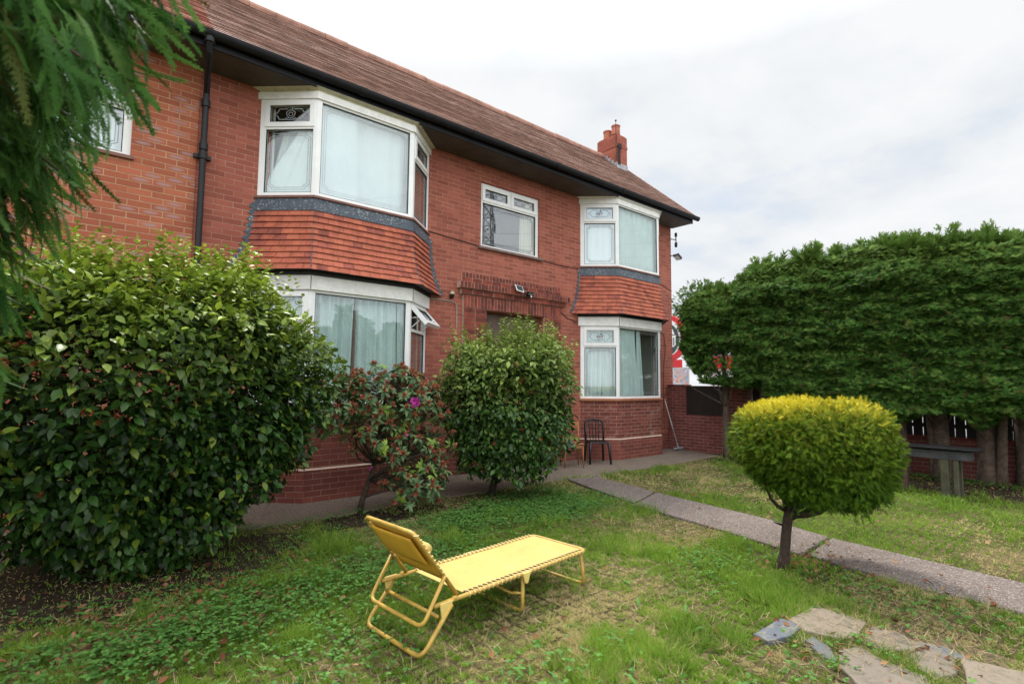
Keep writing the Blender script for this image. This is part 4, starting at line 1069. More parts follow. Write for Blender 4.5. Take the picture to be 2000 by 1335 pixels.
def rhododendron():
    root = thing('rhododendron_bush', 'open rhododendron with russet seed heads and one pink flower, between the two camellias', 'shrub', (2.80,-1.45,0))
    r = np.random.default_rng(31); tips = []
    stems = MB()
    main = [(0,0,-.03),(.04,-.02,.18),(.10,-.05,.38),(.16,-.06,.60)]
    stems.tube(main, [.042,.036,.033,.03], 8)
    blobs = [((.22,-.20,1.44),(.66,.45,.44),190), ((-.36,-.08,1.30),(.44,.34,.36),85), ((.62,-.25,1.30),(.40,.36,.36),72), ((.50,-.35,.72),(.46,.40,.42),85), ((.55,-.45,.38),(.45,.36,.28),62), ((.10,-.30,.95),(.45,.30,.28),40), ((.85,-.35,.9),(.22,.3,.4),22)]
    for c, s, n in blobs:
        d = unit(r.normal(0, 1, (n, 3))); rad = r.uniform(.62, 1.03, n)[:, None]
        pts = np.array(c)+d*rad*np.array(s); tips.append((pts, unit(d*.8+np.array([0,0,.55])+r.normal(0,.25,(n,3)))))
        for k in range(5):
            limb(stems, main[-1] if c[2] > .8 else main[2], pts[k*7 % n], .016, .005, .06, r, 5, 6)
        limb(stems, main[-1] if c[2] > .6 else main[1], c, .022, .010, .07, r, 6, 6)
        for q in pts[::4]: limb(stems, np.array(c)+(q-np.array(c))*.1, q, .007, .003, .02, r, 4, 4)
    P = np.concatenate([t[0] for t in tips]); D = np.concatenate([t[1] for t in tips]); ok = P[:, 2] > .06; P, D = P[ok], D[ok]; n = len(P)
    stems.build('stem', M['bark'], root, smooth=True)
    e1 = unit(np.cross(D, r.normal(0, 1, (n, 3)))); e2 = np.cross(D, e1); parts = []; young = (r.random(n) < .10)
    for j in range(10):
        a = j*2*math.pi/10*1.0 + r.uniform(-.3, .3, n) + (j % 2)*.2; out = e1*np.cos(a)[:, None]+e2*np.sin(a)[:, None]
        A = unit(out + D*(r.uniform(-.35, .5, n) if j < 6 else r.uniform(-.7, .1, n))[:, None] + np.array([0,0,-.18]))
        V, T, nv = scatter(P-D*(.0 if j < 6 else .03), A, D+r.normal(0,.15,(n,3)), r.uniform(.07, .115, n), LEAF_LONG)
        parts.append((V, T, np.repeat(r.random(n), nv), np.repeat(np.where(young, r.uniform(.5, 1, n), r.uniform(0, .15, n)), nv)))
    V, T, a_, b_ = join(parts); tri_mesh('foliage', V, T, M['rhodo'], root, a_, b_)
    hd = (~young) & (r.random(n) < np.where(P[:, 2] > .8, 1.0, .65)); Q, E = P[hd], D[hd]; m = len(Q); parts = []
    for j in range(24):
        dr = unit(E*.9 + r.normal(0, .62, (m, 3)))
        V, T, nv = scatter(Q+E*.01+dr*.004, dr, r.normal(0, 1, (m, 3)), r.uniform(.032, .060, m), leaf_tmpl(.20, .09, .0))
        parts.append((V, T, np.repeat(r.random(m), nv), np.repeat(r.random(m)*.6, nv)))
    V, T, a_, b_ = join(parts); tri_mesh('seed_heads', V, T, M['rhodo_bud'], root, a_, b_)
    fl = [((.42,-.58,1.36), .058, 34), ((.22,-.48,.70), .025, 9), ((-.02,-.35,.58), .022, 7), ((.60,-.72,.42), .022, 8), ((.3,-.62,.98), .02, 6), ((.72,-.6,.55), .02, 6)]
    for c, s, k in fl:
        d = unit(r.normal(0, 1, (k, 3))+np.array([-.3,-.7,.2])); V, T, nv = scatter(np.array(c)+d*s*.55, unit(d+r.normal(0,.5,(k,3))), d+r.normal(0,.3,(k,3)), np.full(k, s*.85), leaf_tmpl(.42, .1, .15))
        tri_mesh('flower', V, T, M['flower'], root, np.repeat(r.random(k), nv), np.repeat(r.random(k)*.3, nv))
rhododendron()

def topiary():
    root = thing('golden_cypress', 'small clipped golden cypress with flat yellow topped crown on a bare trunk', 'tree', (4.97,-5.60,0))
    r = np.random.default_rng(41); off = np.array([.225,-.18,0])
    tb = MB(); tb.tube([(-.03,.02,-.03),(-.012,.01,.04),(.0,0,.12),(.015,-.01,.28),(.03,-.02,.40),(.05,-.03,.5)], [.072,.054,.044,.041,.041,.036], 12)
    for j in range(24):
        a = r.uniform(0, 6.28); q = r.uniform(.5, .93)
        p1 = (off[0]+math.cos(a)*.62*q, off[1]+math.sin(a)*.62*q, r.uniform(.68, 1.05)) if j % 3 else (off[0]+math.cos(a)*.38*q, off[1]+math.sin(a)*.38*q, r.uniform(.58, .70))
        limb(tb, (.04+r.normal(0, .01), -.025+r.normal(0, .01), r.uniform(.38, .55)), p1, .022, .005, .04, r, 5, 5)
    limb(tb, (.03,-.02,.42), (.14,-.08,.455), .014, .006, .005, r, 5, 4); limb(tb, (.0,.01,.36), (-.08,.05,.39), .012, .005, .004, r, 5, 4)
    tb.build('trunk', M['bark_top'], root, smooth=True)
    prof = [(.545,.30),(.60,.60),(.70,.80),(.82,.92),(1.0,1.),(1.15,1.),(1.28,.95),(1.37,.82),(1.43,.58),(1.455,.25),(1.46,0)]
    n = 34000
    P, nrm, dep, L = profile_points(n, prof, r, .34, 42, .024, .665, .645, 1.5)
    up = np.array([0, 0, 1.])
    A = unit(nrm*.5+r.normal(0, .55, (n, 3))+up*np.where(P[:, 2] > 1.25, .25, -.12)[:, None]); Nn = unit(r.normal(0, .5, (n, 3))+nrm*.6+up*.6)
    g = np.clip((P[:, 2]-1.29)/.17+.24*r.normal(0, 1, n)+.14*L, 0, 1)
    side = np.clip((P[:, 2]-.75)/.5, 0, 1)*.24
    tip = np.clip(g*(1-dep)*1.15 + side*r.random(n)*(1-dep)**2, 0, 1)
    S = r.uniform(.032, .080, n)
    sh_ = np.clip(1-(P[:, 2]-.5)/.55, 0, 1)[:, None]; P = P + np.array([.767, -.641, 0])*sh_*.12
    P = P + (lumps(43, 20)(P*3.6)*.035)[:, None]*nrm
    parts = []
    for s in range(3):
        sel = np.arange(n) % 3 == s
        V, T, nv = scatter(P[sel]+off, A[sel], Nn[sel], S[sel], frond(6, .022, .036, .60, 44, .22, 60+s, .1))
        parts.append((V, T, np.repeat(r.random(sel.sum()), nv), np.repeat(tip[sel], nv)))
    k = 90; a = r.uniform(0, 6.28, k); q = np.sqrt(r.random(k))*.7                      # stray threads hanging below
    C = np.stack([off[0]+np.cos(a)*q*.79, off[1]+np.sin(a)*q*.76, r.uniform(.53, .60, k)], 1); A2 = np.stack([np.cos(a)*.7, np.sin(a)*.7, np.full(k, -.6)], 1)+r.normal(0, .3, (k, 3))
    V, T, nv = scatter(C, A2, r.normal(0, 1, (k, 3)), r.uniform(.04, .09, k), frond(5, .03, .035, .5, 40, .15, 70)); parts.append((V, T, np.repeat(r.random(k)*.4, nv), np.repeat(np.zeros(k), nv)))
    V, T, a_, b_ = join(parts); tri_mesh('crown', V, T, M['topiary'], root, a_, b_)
topiary()

# ================================================================== HEDGE: nine clipped cypress trees
HF = [frond(7, .026, .046, .62, 44, .34, 80+s, -.12, False) for s in range(4)]
def hedge_tree(tx, ty, y0, y1, zb, zt, xf, xb, n, seed, label, first=False, stems=1):
    root = thing('cypress_tree', label, 'tree', (tx, ty, 0), 0, 'cypress trees of the hedge')
    r = np.random.default_rng(seed); base = np.array([tx, ty, 0])
    tb = MB(); tk = r.uniform(.10, .14) if not first else .075
    for s in range(stems):
        dx, dy = (0, 0) if s == 0 else (r.normal(0, .10), r.normal(0, .14))
        tb.tube([(dx, dy, -.05), (dx*1.1+.01, dy*1.1, .25), (dx*1.3+r.normal(0,.02), dy*1.4, 1.0), (dx*1.6+r.normal(0,.04), dy*1.8, 1.9), (dx*2+r.normal(0,.05), dy*2+r.normal(0,.05), min(3.2, zt-.5))], [tk*1.25*(1 if s == 0 else .6), tk*(1 if s == 0 else .55), tk*.85*(1 if s == 0 else .55), tk*.6*(1 if s == 0 else .6), .02], 10)
    for j in range(26):
        z = r.uniform(max(.8, zb-.2), zt-.5); a = r.uniform(0, 6.28)
        limb(tb, (r.normal(0, .02), r.normal(0, .02), z-.3), ((xf-tx)*r.uniform(.3, .9) if math.cos(a) < 0 else .4, (r.uniform(y0, y1)-ty)*.8, z+r.uniform(-.05, .35)), .022, .006, .05, r, 4, 5)
    tb.build('trunk', M['bark_red'], root, smooth=True)
    # foliage: front skin, top, ends and a little of the back
    m = int(n*6.2)
    y = r.uniform(y0, y1, m); z = zb+(zt-zb)*r.random(m)**.95; kind = r.random(m)
    zz = lumps(900)(np.stack([y*2.2, z*2.2, np.zeros(m)], 1)); z2 = lumps(901)(np.stack([y*5, z*5, np.ones(m)], 1))
    z3 = lumps(904, 20)(np.stack([y*1.5, z*6.5, np.full(m, .5)], 1)); front = xf + .05*zz + .04*z2 + .065*z3 + .10*np.clip((z-3.3), 0, 1)**1.2
    bottom = zb + .13*lumps(902)(np.stack([y*3, y*0, y*0], 1)); topz = zt + .06*lumps(903)(np.stack([y*2.5, y*0, y*0], 1))*.6
    z = np.clip(z, bottom, None); 
    x = front + .42*r.random(m)**1.6
    rnd_top = np.clip((z-(topz-.55))/.55, 0, 1); x = x + .30*rnd_top**2
    nx = np.tile(np.array([-1., 0, .15]), (m, 1))
    tp = kind > .84                                                             # the flat clipped top
    x[tp] = r.uniform(xf+.15, xb, tp.sum()); z[tp] = topz[tp] - .25*r.random(tp.sum())**2 + .05; nx[tp] = (-.3, 0, 1.)
    bt = (kind > .76) & ~tp
    x[bt] = r.uniform(xf+.1, xb, bt.sum()); z[bt] = bottom[bt]+.25*r.random(bt.sum()); nx[bt] = (-.6, 0, -.5)
    if first:                                                                   # the free end by the house
        e = (kind < .34); ee = e.sum(); th = r.random(ee)
        x[e] = r.uniform(xf+.15, xb, ee); y[e] = y1 - .30*r.random(ee)**2; nx[e] = (-.3, 1., .1)
        zr = np.interp(y, [y0, y1-.5, y1], [0., .1, .85]); z = np.maximum(z, zb+zr*1.1)                    # rises to a point at the end
        cut = np.interp(y, [y1-1.0, y1-.2, y1], [0, .18, .5]); z = np.minimum(z, topz-cut*.6+.1)
    if first:                                                                   # bare heart of the first tree, its limbs showing
        keep = ~((z < 2.55-.35*np.abs(y+1.75)/.5) & (z > 1.75) & (y > -2.2) & (y < -1.35) & (r.random(m) < .86))
        x, y, z, nx, topz, kind = x[keep], y[keep], z[keep], nx[keep], topz[keep], kind[keep]; m = len(x)
    sway = r.normal(0, .36, (m, 3))
    A = unit(nx*.40 + sway*np.array([.7, 1.7, .9]) + np.array([0, 0, .02])); Nn = unit(np.array([-.75, 0, .62])+r.normal(0, .34, (m, 3)))
    S = r.uniform(.075, .165, m); tip = np.clip((z-(topz-.5))/.7, 0, 1)*r.uniform(.1, .9, m) + (r.random(m) < .40)*r.uniform(.05, .55, m)
    P = np.stack([x, y, z], 1)-base; parts = []
    for s in range(4):
        sel = np.arange(m) % 4 == s; V, T, nv = scatter(P[sel]-A[sel]*S[sel][:, None]*.6, A[sel], Nn[sel], S[sel], HF[s])
        parts.append((V, T, np.repeat(np.clip(r.random(sel.sum()), 0, 1)*.97, nv), np.repeat(np.clip(tip[sel], 0, 1), nv)))
    for q in range(r.integers(6, 10)):                                           # feathery leaders above the clipped top
        cy = r.uniform(y0+.1, y1-.1); cx = r.uniform(xf+.25, xf+.8); hgt = r.uniform(.14, .58) ; k = int(30*hgt/.3)
        t = r.random(k); zb_ = np.interp(cy, [y0, y1], [zt, zt])
        C = np.stack([cx+r.normal(0, .025, k)+.05*t, cy-.10*t+r.normal(0, .02, k), zb_-.1+hgt*t], 1)-base; a = r.uniform(0, 6.28, k)
        A = np.stack([np.cos(a)*.8, np.sin(a)*.8-.35, .9+.3*t], 1); V, T, nv = scatter(C, A, r.normal(0, 1, (k, 3)),   .32*(1.15-t)*r.uniform(.6, 1.2, k), HF[q % 4])
        parts.append((V, T, np.repeat(r.random(k)*.9, nv), np.repeat(.25+.6*t, nv)))
    V, T, a_, b_ = join(parts); tri_mesh('crown', V, T, M['hedge'], root, a_, b_)
HT = [
 (11.15,-1.78,-2.35,-.95, 1.58, 3.62, 10.62, 11.7, 2700, 'first cypress of the hedge beside the house corner, thin forked trunk fully visible', True, 3),
 (11.42,-2.55,-3.0,-2.25, 1.52, 3.92, 10.62, 11.8, 1500, 'second cypress from the house, slim bare trunk beside the dark wall panel', False, 1),
 (11.55,-3.35,-3.8,-2.85, 1.22, 4.05, 10.66, 11.9, 1900, 'third cypress from the house, rising directly above the left of the golden tree', False, 1),
 (11.62,-4.15,-4.5,-3.65, 1.10, 3.98, 10.70, 12.0, 1700, 'fourth cypress from the house, behind the middle of the golden tree', False, 1),
 (11.62,-4.85,-5.1,-4.35, 1.10, 4.02, 10.72, 12.0, 1600, 'cypress with pale slim trunk just right of the golden crown', False, 1),
 (11.68,-5.42,-5.6,-4.95, 1.14, 3.94, 10.74, 12.1, 1500, 'cypress with forked trunk standing behind the dark garden table', False, 2),
 (11.82,-6.00,-6.1,-5.45, 1.18, 3.86, 10.76, 12.2, 1500, 'cypress with twin trunks at the right hand end of the garden table', False, 2),
 (12.12,-6.42,-6.75,-5.95, 1.20, 3.84, 10.78, 12.3, 1700, 'cypress with thick fissured trunk at the right edge of the picture', False, 1),
 (12.10,-7.30,-7.8,-6.6, 1.2, 3.80, 10.85, 12.4, 1700, 'last cypress of the hedge, its trunk out of the picture on the right', False, 1),
]
for k, (tx, ty, y0, y1, zb, zt, xf, xb, n, lab, first, stems) in enumerate(HT):
    hedge_tree(tx, ty, y0, y1, zb, zt, xf, xb, n, 200+k, lab, first, stems)

# ================================================================== FOREGROUND CONIFER
def fore_tree():
    root = thing('conifer_tree', 'big drooping conifer close to the camera, its feathery branches hanging in at top left', 'tree', (-1.15,-4.55,0))
    r = np.random.default_rng(51); base = np.array([-1.15,-4.55,0])
    tb = MB(); tb.tube([(0,0,-.05),(.02,.01,.8),(0,0,1.8),(.03,0,3.0),(.02,.02,4.4)], [.17,.14,.12,.09,.03], 12)
    ends = [(.15,-6.0,2.66),(.13,-5.96,2.50),(.16,-6.2,2.40),(.09,-5.67,2.46),(.07,-5.39,2.36),(.03,-5.09,2.26),(-.06,-5.0,2.14),(-.17,-4.76,1.92),(-.26,-4.55,1.64),(-.03,-5.98,2.54),(-.12,-5.64,2.42),(-.19,-5.17,2.2),
            (.02,-5.2,2.55),(.06,-5.5,2.62),(.05,-5.8,2.74),(-.1,-5.3,2.45),(-.2,-4.9,2.05),(-.05,-4.9,2.45),(.0,-4.7,2.6),(-.35,-4.5,1.45),(-.3,-4.8,1.75),(-.15,-6.1,2.66),(.22,-6.05,2.80),(-.4,-4.3,1.2),(-.6,-5.4,1.6),(-1.4,-3.7,2.0),(-1.9,-4.6,2.2),(-1.4,-5.5,2.1),(-.5,-5.7,3.1),(-.4,-4.2,3.0)]
    parts = []
    FT = [frond(13, .008, .0085, .30, 14, .40, 300+s, -.05, True) for s in range(3)]
    for j, e in enumerate(ends):
        e = np.array(e)-base-np.array([.767,-.641,0])*(.20 if 2.0 < e[2] < 2.5 else .10); L = np.linalg.norm(e[:2]); st = np.array([0, 0, min(4.2, e[2]+.55+.2*r.random())])
        mid = st*.45+e*.55+np.array([0, 0, .22])
        pts = [(1-t)**2*st+2*t*(1-t)*mid+t*t*e for t in np.linspace(0, 1, 9)]
        tb.tube(pts, [.028-.024*t for t in np.linspace(0, 1, 9)], 5)
        k = 180 if j < 24 else 100; t = 1-.80*r.random(k)**1.25
        C = ((1-t)**2)[:, None]*st+(2*t*(1-t))[:, None]*mid+(t*t)[:, None]*e + r.normal(0, .045, (k, 3))*np.array([1, 1, .8])
        tang = unit(2*(1-t)[:, None]*(mid-st)+2*t[:, None]*(e-mid))
        A = unit(tang*.9+r.normal(0, .20, (k, 3))+np.array([.16, -.08, -.70])); S = r.uniform(.20, .40, k)*(1.1-.35*t)
        V, T, nv = scatter(C-A*S[:, None]*.35, A, r.normal(0, 1, (k, 3))+np.array([0, 0, .8]), S, FT[j % 3])
        parts.append((V, T, np.repeat(r.random(k)*.96, nv), np.repeat(np.clip(r.normal(.12, .18, k), 0, 1), nv)))
    tb.build('trunk', M['bark_red'], root, smooth=True)
    V, T, a_, b_ = join(parts); tri_mesh('crown', V, T, M['fore'], root, a_, b_)
fore_tree()

# ================================================================== LOUNGER
M['yellow_frame'] = plain('yellow enamelled tube', (.52, .33, .065), .42, .22, 9)
M['yellow_cloth'] = plain('yellow sling cloth', (.52, .385, .105), .75, .16, 4, bump=.4)
M['yellow_back'] = plain('deep yellow cloth', (.62, .35, .03), .7, .06, 4)
M['yellow_plastic'] = plain('pale yellow plastic joint', (.72, .54, .17), .4, .06, 20)
M['cord'] = plain('pale lacing cord', (.80, .62, .30), .7, .1, 30)
def arc(p, q, c, k=5):
    p, q, c = map(np.array, (p, q, c)); return [tuple((1-t)**2*p+2*t*(1-t)*c+t*t*q) for t in np.linspace(0, 1, k)]
def lounger():
    root = thing('sun_lounger', 'yellow folding sun lounger with raised back, laced cloth bed and tube legs on the lawn', 'sun lounger', (1.745,-4.923,-.005), math.atan2(.150, 1.484))
    W = .575; H = .27; L = 1.53; rt = .0135
    t = MB()                                                    # bed frame: one bent tube
    t.tube([(0,0,H)] + arc((L-.06,0,H),(L,.06,H),(L,0,H)) + arc((L,W-.06,H),(L-.06,W,H),(L,W,H)) + [(0,W,H)], rt, 10)
    t.tube([(.16,0,H),(.16,.0,H+.02)], .016, 8); t.tube([(.16,W,H),(.16,W,H+.02)], .016, 8)
    t.build('bed_frame', M['yellow_frame'], root, smooth=True)
    bx, bz = -.150, .725                                         # top of the raised back
    hx, hz = .185, H+.02
    b = MB(); b.tube([(hx,.012,hz)] + arc((bx+.03,.012,bz-.04),(bx,.06,bz),(bx,.012,bz)) + arc((bx,W-.06,bz),(bx+.03,W-.012,bz-.04),(bx,W-.012,bz)) + [(hx,W-.012,hz)], rt, 10)
    b.build('back_frame', M['yellow_frame'], root, smooth=True)
    # back cloth, slightly sagging, with its turned flap behind
    def panel(s0, s1, y0, y1, off, sag, th=.006, nx=8, ny=10):
        mb = MB(); d = np.array([bx-hx, 0, bz-hz]); n = np.array([-(bz-hz), 0, bx-hx]); n = n/np.linalg.norm(n)*-1   # n faces forward
        if n[0] < 0: n = -n
        g = []
        for lay in (0, 1):
            for i in range(nx+1):
                for j in range(ny+1):
                    s = s0+(s1-s0)*i/nx; v = j/ny; p = np.array([hx, 0, hz])+d*s+n*(off-sag*math.sin(math.pi*v)*math.sin(math.pi*i/nx)-lay*th); g.append((p[0], y0+(y1-y0)*v, p[2]))
        q = (nx+1)*(ny+1); fs = []
        for i in range(nx):
            for j in range(ny):
                a = i*(ny+1)+j; fs += [(a, a+1, a+ny+2, a+ny+1), (q+a, q+a+ny+1, q+a+ny+2, q+a+1)]
        for i in range(nx):
            a = i*(ny+1); fs += [(a, a+ny+1, q+a+ny+1, q+a), (a+ny, q+a+ny, q+a+2*ny+1, a+2*ny+1)]
        for j in range(ny):
            fs += [(j, q+j, q+j+1, j+1), (nx*(ny+1)+j, nx*(ny+1)+j+1, q+nx*(ny+1)+j+1, q+nx*(ny+1)+j)]
        mb.add(g, fs); return mb
    panel(.20, .99, .035, W-.035, .010, .018).build('back_cloth', M['yellow_back'], root, smooth=True)
    panel(.50, .93, .06, W-.06, -.020, .014).build('back_flap', M['yellow_back'], root, smooth=True)
    # rolled head cushion on the front of the back
    c = MB(); d = np.array([bx-hx, 0, bz-hz]); p = np.array([hx, 0, hz])+d*.64; n = np.array([bz-hz, 0, -(bx-hx)]); n /= np.linalg.norm(n)
    prof = [(.0,.05),(.026,.06),(.036,.09),(.038,.29),(.036,.48),(.026,.51),(.0,.52)]
    c.tube([(p[0]+n[0]*.035, y, p[2]+n[2]*.035) for _, y in prof], [max(.004, q) for q, _ in prof], 14); c.build('head_cushion', M['yellow_cloth'], root, smooth=True)
    # sling bed
    s = MB(); nx, ny = 16, 10; g = []
    for lay in (0, 1):
        for i in range(nx+1):
            for j in range(ny+1):
                u = i/nx; v = j/ny; x = .25+(L-.03-.25)*u; y = .035+(W-.07)*v; g.append((x, y, H+.010-.026*math.sin(math.pi*v)*(math.sin(math.pi*u)**.5)-.005*lay))
    q = (nx+1)*(ny+1); fs = []
    for i in range(nx):
        for j in range(ny):
            a = i*(ny+1)+j; fs += [(a, a+ny+1, a+ny+2, a+1), (q+a, q+a+1, q+a+ny+2, q+a+ny+1)]
    s.add(g, fs); s.build('bed_cloth', M['yellow_cloth'], root, smooth=True)
    for y0, y1 in ((0, .045), (W, W-.045)):
        l = MB(); sg = 1 if y0 == 0 else -1
        for i in range(30):
            x = .27+i*(L-.34)/29
            pts = [(x, y1, H+.012), (x+.004, y0+sg*.016, H+.020), (x+.006, y0-sg*.002, H+.0195), (x+.008, y0-sg*.018, H+.004), (x+.010, y0-sg*.008, H-.015), (x+.012, y0+sg*.015, H-.010), (x+.014, y1, H+.004)]
            l.tube(pts, .0034, 5)
        l.build('lacing', M['cord'], root)
    for y0, y1 in ((.012, .045), (W-.012, W-.045)):
        l = MB(); sg = 1 if y0 < .3 else -1
        for i in range(11):
            s_ = .30+i*.065; p = np.array([hx, 0, hz])+np.array([bx-hx, 0, bz-hz])*s_
            l.tube([(p[0]+.005, y1, p[2]), (p[0]+.018, y0, p[2]+.004), (p[0], y0-sg*.018, p[2]+.006), (p[0]-.018, y0, p[2]+.008), (p[0]-.005, y1, p[2]+.012)], .0034, 5)
        l.build('lacing', M['cord'], root)
    # prop behind the back, rear leg loop, middle loop, end loop
    def u_tube(name, top, bot, r=rt, inset=.0, corner=.06, mat='yellow_frame'):
        m = MB(); (tx, tz), (ex, ez) = top, bot; d = np.array([ex-tx, 0, ez-tz]); d = d/np.linalg.norm(d)*corner
        a = (tx, inset, tz); bq = (ex-d[0], inset, ez-d[2]); e = (ex, inset, ez)
        m.tube([a] + arc(bq, (ex, inset+corner, ez), e) + arc((ex, W-inset-corner, ez), (ex-d[0], W-inset, ez-d[2]), (ex, W-inset, ez)) + [(tx, W-inset, tz)], r, 10)
        return m.build(name, M[mat], root, smooth=True)
    u_tube('back_prop', (.075, .43), (-.085, .175), .0125, -.004)
    u_tube('leg', (.12, H-.01), (-.10, .012), .014, -.022, .07)
    u_tube('leg', (.80, H-.01), (.80, .0), .0135, .018, .05)
    u_tube('leg', (L-.05, H-.01), (L+.0, .0), .0135, .02, .05)
    k = MB(); k.tube([(.035,.0,.20),(.035,W,.20)], .0115, 8); k.build('brace', M['yellow_frame'], root, smooth=True)
    k = MB(); k.tube([(.80,.018,.13),(.77,.10,.115),(.76,.30,.13),(.77,.50,.115),(.80,W-.018,.13)], .010, 8); k.build('brace', M['yellow_frame'], root, smooth=True)
    for x in (.03, .80):
        for y in (0, W):
            p = MB(); sg = -1 if y == 0 else 1
            pl = [(x-.04,H+.012),(x+.04,H+.012),(x+.022,H-.045),(x+.012,H-.065),(x-.012,H-.065),(x-.022,H-.045)] if x > .5 else [(x+.0,H+.012),(x+.10,H+.012),(x+.085,H-.03),(x+.05,H-.085),(x+.015,H-.085)]
            yy = y+sg*.014; vs = [(a, yy, c_) for a, c_ in pl]+[(a, yy+sg*.012, c_) for a, c_ in pl]; n_ = len(pl)
            p.add(vs, [tuple(range(n_)), tuple(range(n_, 2*n_))[::-1]]+[(i, i+n_, (i+1) % n_+n_, (i+1) % n_) for i in range(n_)]); p.build('joint_plate', M['yellow_plastic'], root, bevel=.004)
lounger()

# ================================================================== CHAIRS, BROOM, TABLE
M['black_plastic'] = plain('black moulded plastic', (.008, .0078, .010), .38, .2, 10)
M['orange_wood'] = plain('varnished orange wood', (.36, .15, .05), .45, .25, 8)
def plastic_chair():
    root = thing('plastic_chair', 'black plastic chair with slatted rounded back beside the right hand bay', 'chair', (8.26,-.56,.006), math.atan2(-.55, .83))
    # local: -y is forward
    s = MB(); n = 8; g = []
    for lay in (0, 1):
        for i in range(n+1):
            for j in range(n+1):
                u = -1+2*i/n; v = -1+2*j/n; g.append((u*.20*(1-.06*(v+1)/2), v*.205, .44-.014*(1-u*u)*(1-v*v*.6)-.015*max(0, -v-.7)-lay*.014))
    q = (n+1)**2; fs = []
    for i in range(n):
        for j in range(n):
            a = i*(n+1)+j; fs += [(a, a+n+1, a+n+2, a+1), (q+a, q+a+1, q+a+n+2, q+a+n+1)]
    for i in range(n):
        fs += [(i, i+1, q+i+1, q+i), (n*(n+1)+i, q+n*(n+1)+i, q+n*(n+1)+i+1, n*(n+1)+i+1), (i*(n+1), q+i*(n+1), q+(i+1)*(n+1), (i+1)*(n+1)), (i*(n+1)+n, (i+1)*(n+1)+n, q+(i+1)*(n+1)+n, q+i*(n+1)+n)]
    s.add(g, fs); s.tube([(-.2,-.2,.42),(.2,-.2,.42)], .018, 8); s.tube([(-.2,-.2,.42),(-.185,.2,.42)], .016, 8); s.tube([(.2,-.2,.42),(.185,.2,.42)], .016, 8); s.build('seat', M['black_plastic'], root, smooth=False)
    b = MB(); b.tube([(-.185,.20,.42),(-.195,.225,.62),(-.185,.255,.78)] + arc((-.185,.255,.78),(-.10,.268,.845),(-.175,.265,.84))+[(0,.278,.858)]+arc((.10,.268,.845),(.185,.255,.78),(.175,.265,.84))+[(.195,.225,.62),(.185,.20,.42)], .022, 8); b.build('back_frame', M['black_plastic'], root, smooth=True)
    for x0, x1 in ((-.115,-.10),(-.04,-.034),(.04,.034),(.115,.10)):
        k = MB(); k.tube([(x0*.75,.205,.43),(x0*.85,.225,.55),(x1*1.1,.25,.72),(x1,.27,.845)], [.013,.016,.017,.014], 6, flat=.5); k.build('slat', M['black_plastic'], root, smooth=True)
    k = MB(); k.tube([(-.185,.21,.50),(0,.222,.488),(.185,.21,.50)], .010, 6); k.build('cross_rail', M['black_plastic'], root)
    for x, y, ex, ey in ((-.185,-.19,-.215,-.235),(.185,-.19,.215,-.235),(-.175,.195,-.20,.26),(.175,.195,.20,.26)):
        k = MB(); k.tube([(x,y,.43),(x*.5+ex*.5,y*.5+ey*.5,.22),(ex,ey,0)], [.030,.026,.021], 8); k.build('leg', M['black_plastic'], root, smooth=True)
plastic_chair()
def wood_chair():
    root = thing('wooden_chair', 'orange wooden chair mostly hidden by the camellia, left of the black chair', 'chair', (7.50,-.58,.006), math.atan2(-.55, .83))
    s = MB(); s.box(-.20,.20,-.20,.20,.435,.46); s.build('seat', M['orange_wood'], root, bevel=.01)
    for x, y in ((-.17,-.17),(.17,-.17)):
        k = MB(); k.tube([(x,y,.44),(x*1.08,y*1.1,0)], [.016,.012], 8); k.build('leg', M['orange_wood'], root, smooth=True)
    for x in (-.17,.17):
        k = MB(); k.tube([(x*1.05,.22,0),(x,.17,.45),(x,.23,.85)], [.013,.016,.013], 8); k.build('leg', M['orange_wood'], root, smooth=True)
    k = MB(); k.box(-.17,.17,.205,.225,.74,.84); k.build('backrest', M['orange_wood'], root, bevel=.006)
    k = MB(); k.box(-.16,.16,-.175,-.16,.37,.43); k.box(-.16,.16,.16,.175,.37,.43); k.build('apron', M['orange_wood'], root)
wood_chair()
M['grey_plastic'] = plain('grey plastic', (.30, .30, .31), .5, .12, 12)
M['alu'] = plain('dull aluminium', (.52, .52, .53), .4, .1, 16, metal=.4)
br = thing('broom', 'grey floor squeegee with long handle leaning in the corner by the garden wall', 'broom', (11.42,-.40,.006))
b = MB(); b.tube([(0,0,.07),(-.05,.335,1.22)], .013, 8); b.build('handle', M['alu'], br, smooth=True)
b = MB(); b.box(-.15,.19,-.03,.035,.022,.07); b.tube([(0,0,.06),(-.005,.03,.16)], .022, 8); b.build('head', M['grey_plastic'], br, bevel=.008)
b = MB(); b.box(-.15,.19,-.006,.010,0.0,.024); b.build('rubber_blade', M['gasket'], br)

M['tab_top'] = plain('dark weathered metal', (.014, .014, .015), .6, .35, 9, spec=.2)
M['tab_band'] = plain('grey weathered steel band', (.045, .047, .052), .6, .3, 9)
M['post_green'] = plain('mossy green post', (.075, .072, .042), .85, .3, 7, bump=.4)
M['post_brown'] = plain('brown timber post', (.085, .048, .032), .85, .3, 7, bump=.4)
tt = thing('garden_table', 'low dark oval topped table on thick mossy posts in front of the hedge', 'table', (10.10,-5.55,0), R(90))
b = MB()
def stadium(L_, w_, k=10): return [(L_/2-w_/2+w_/2*math.cos(a), w_/2*math.sin(a)) for a in np.linspace(-math.pi/2, math.pi/2, k)] + [(-L_/2+w_/2+w_/2*math.cos(a), w_/2*math.sin(a)) for a in np.linspace(math.pi/2, 3*math.pi/2, k)]
b.prism(stadium(1.36,.46), .685, .712); b.build('tabletop', M['tab_top'], tt, bevel=.006)
b = MB(); b.prism(stadium(1.12,.34), .545, .665); b.build('apron', M['tab_band'], tt)
b = MB()
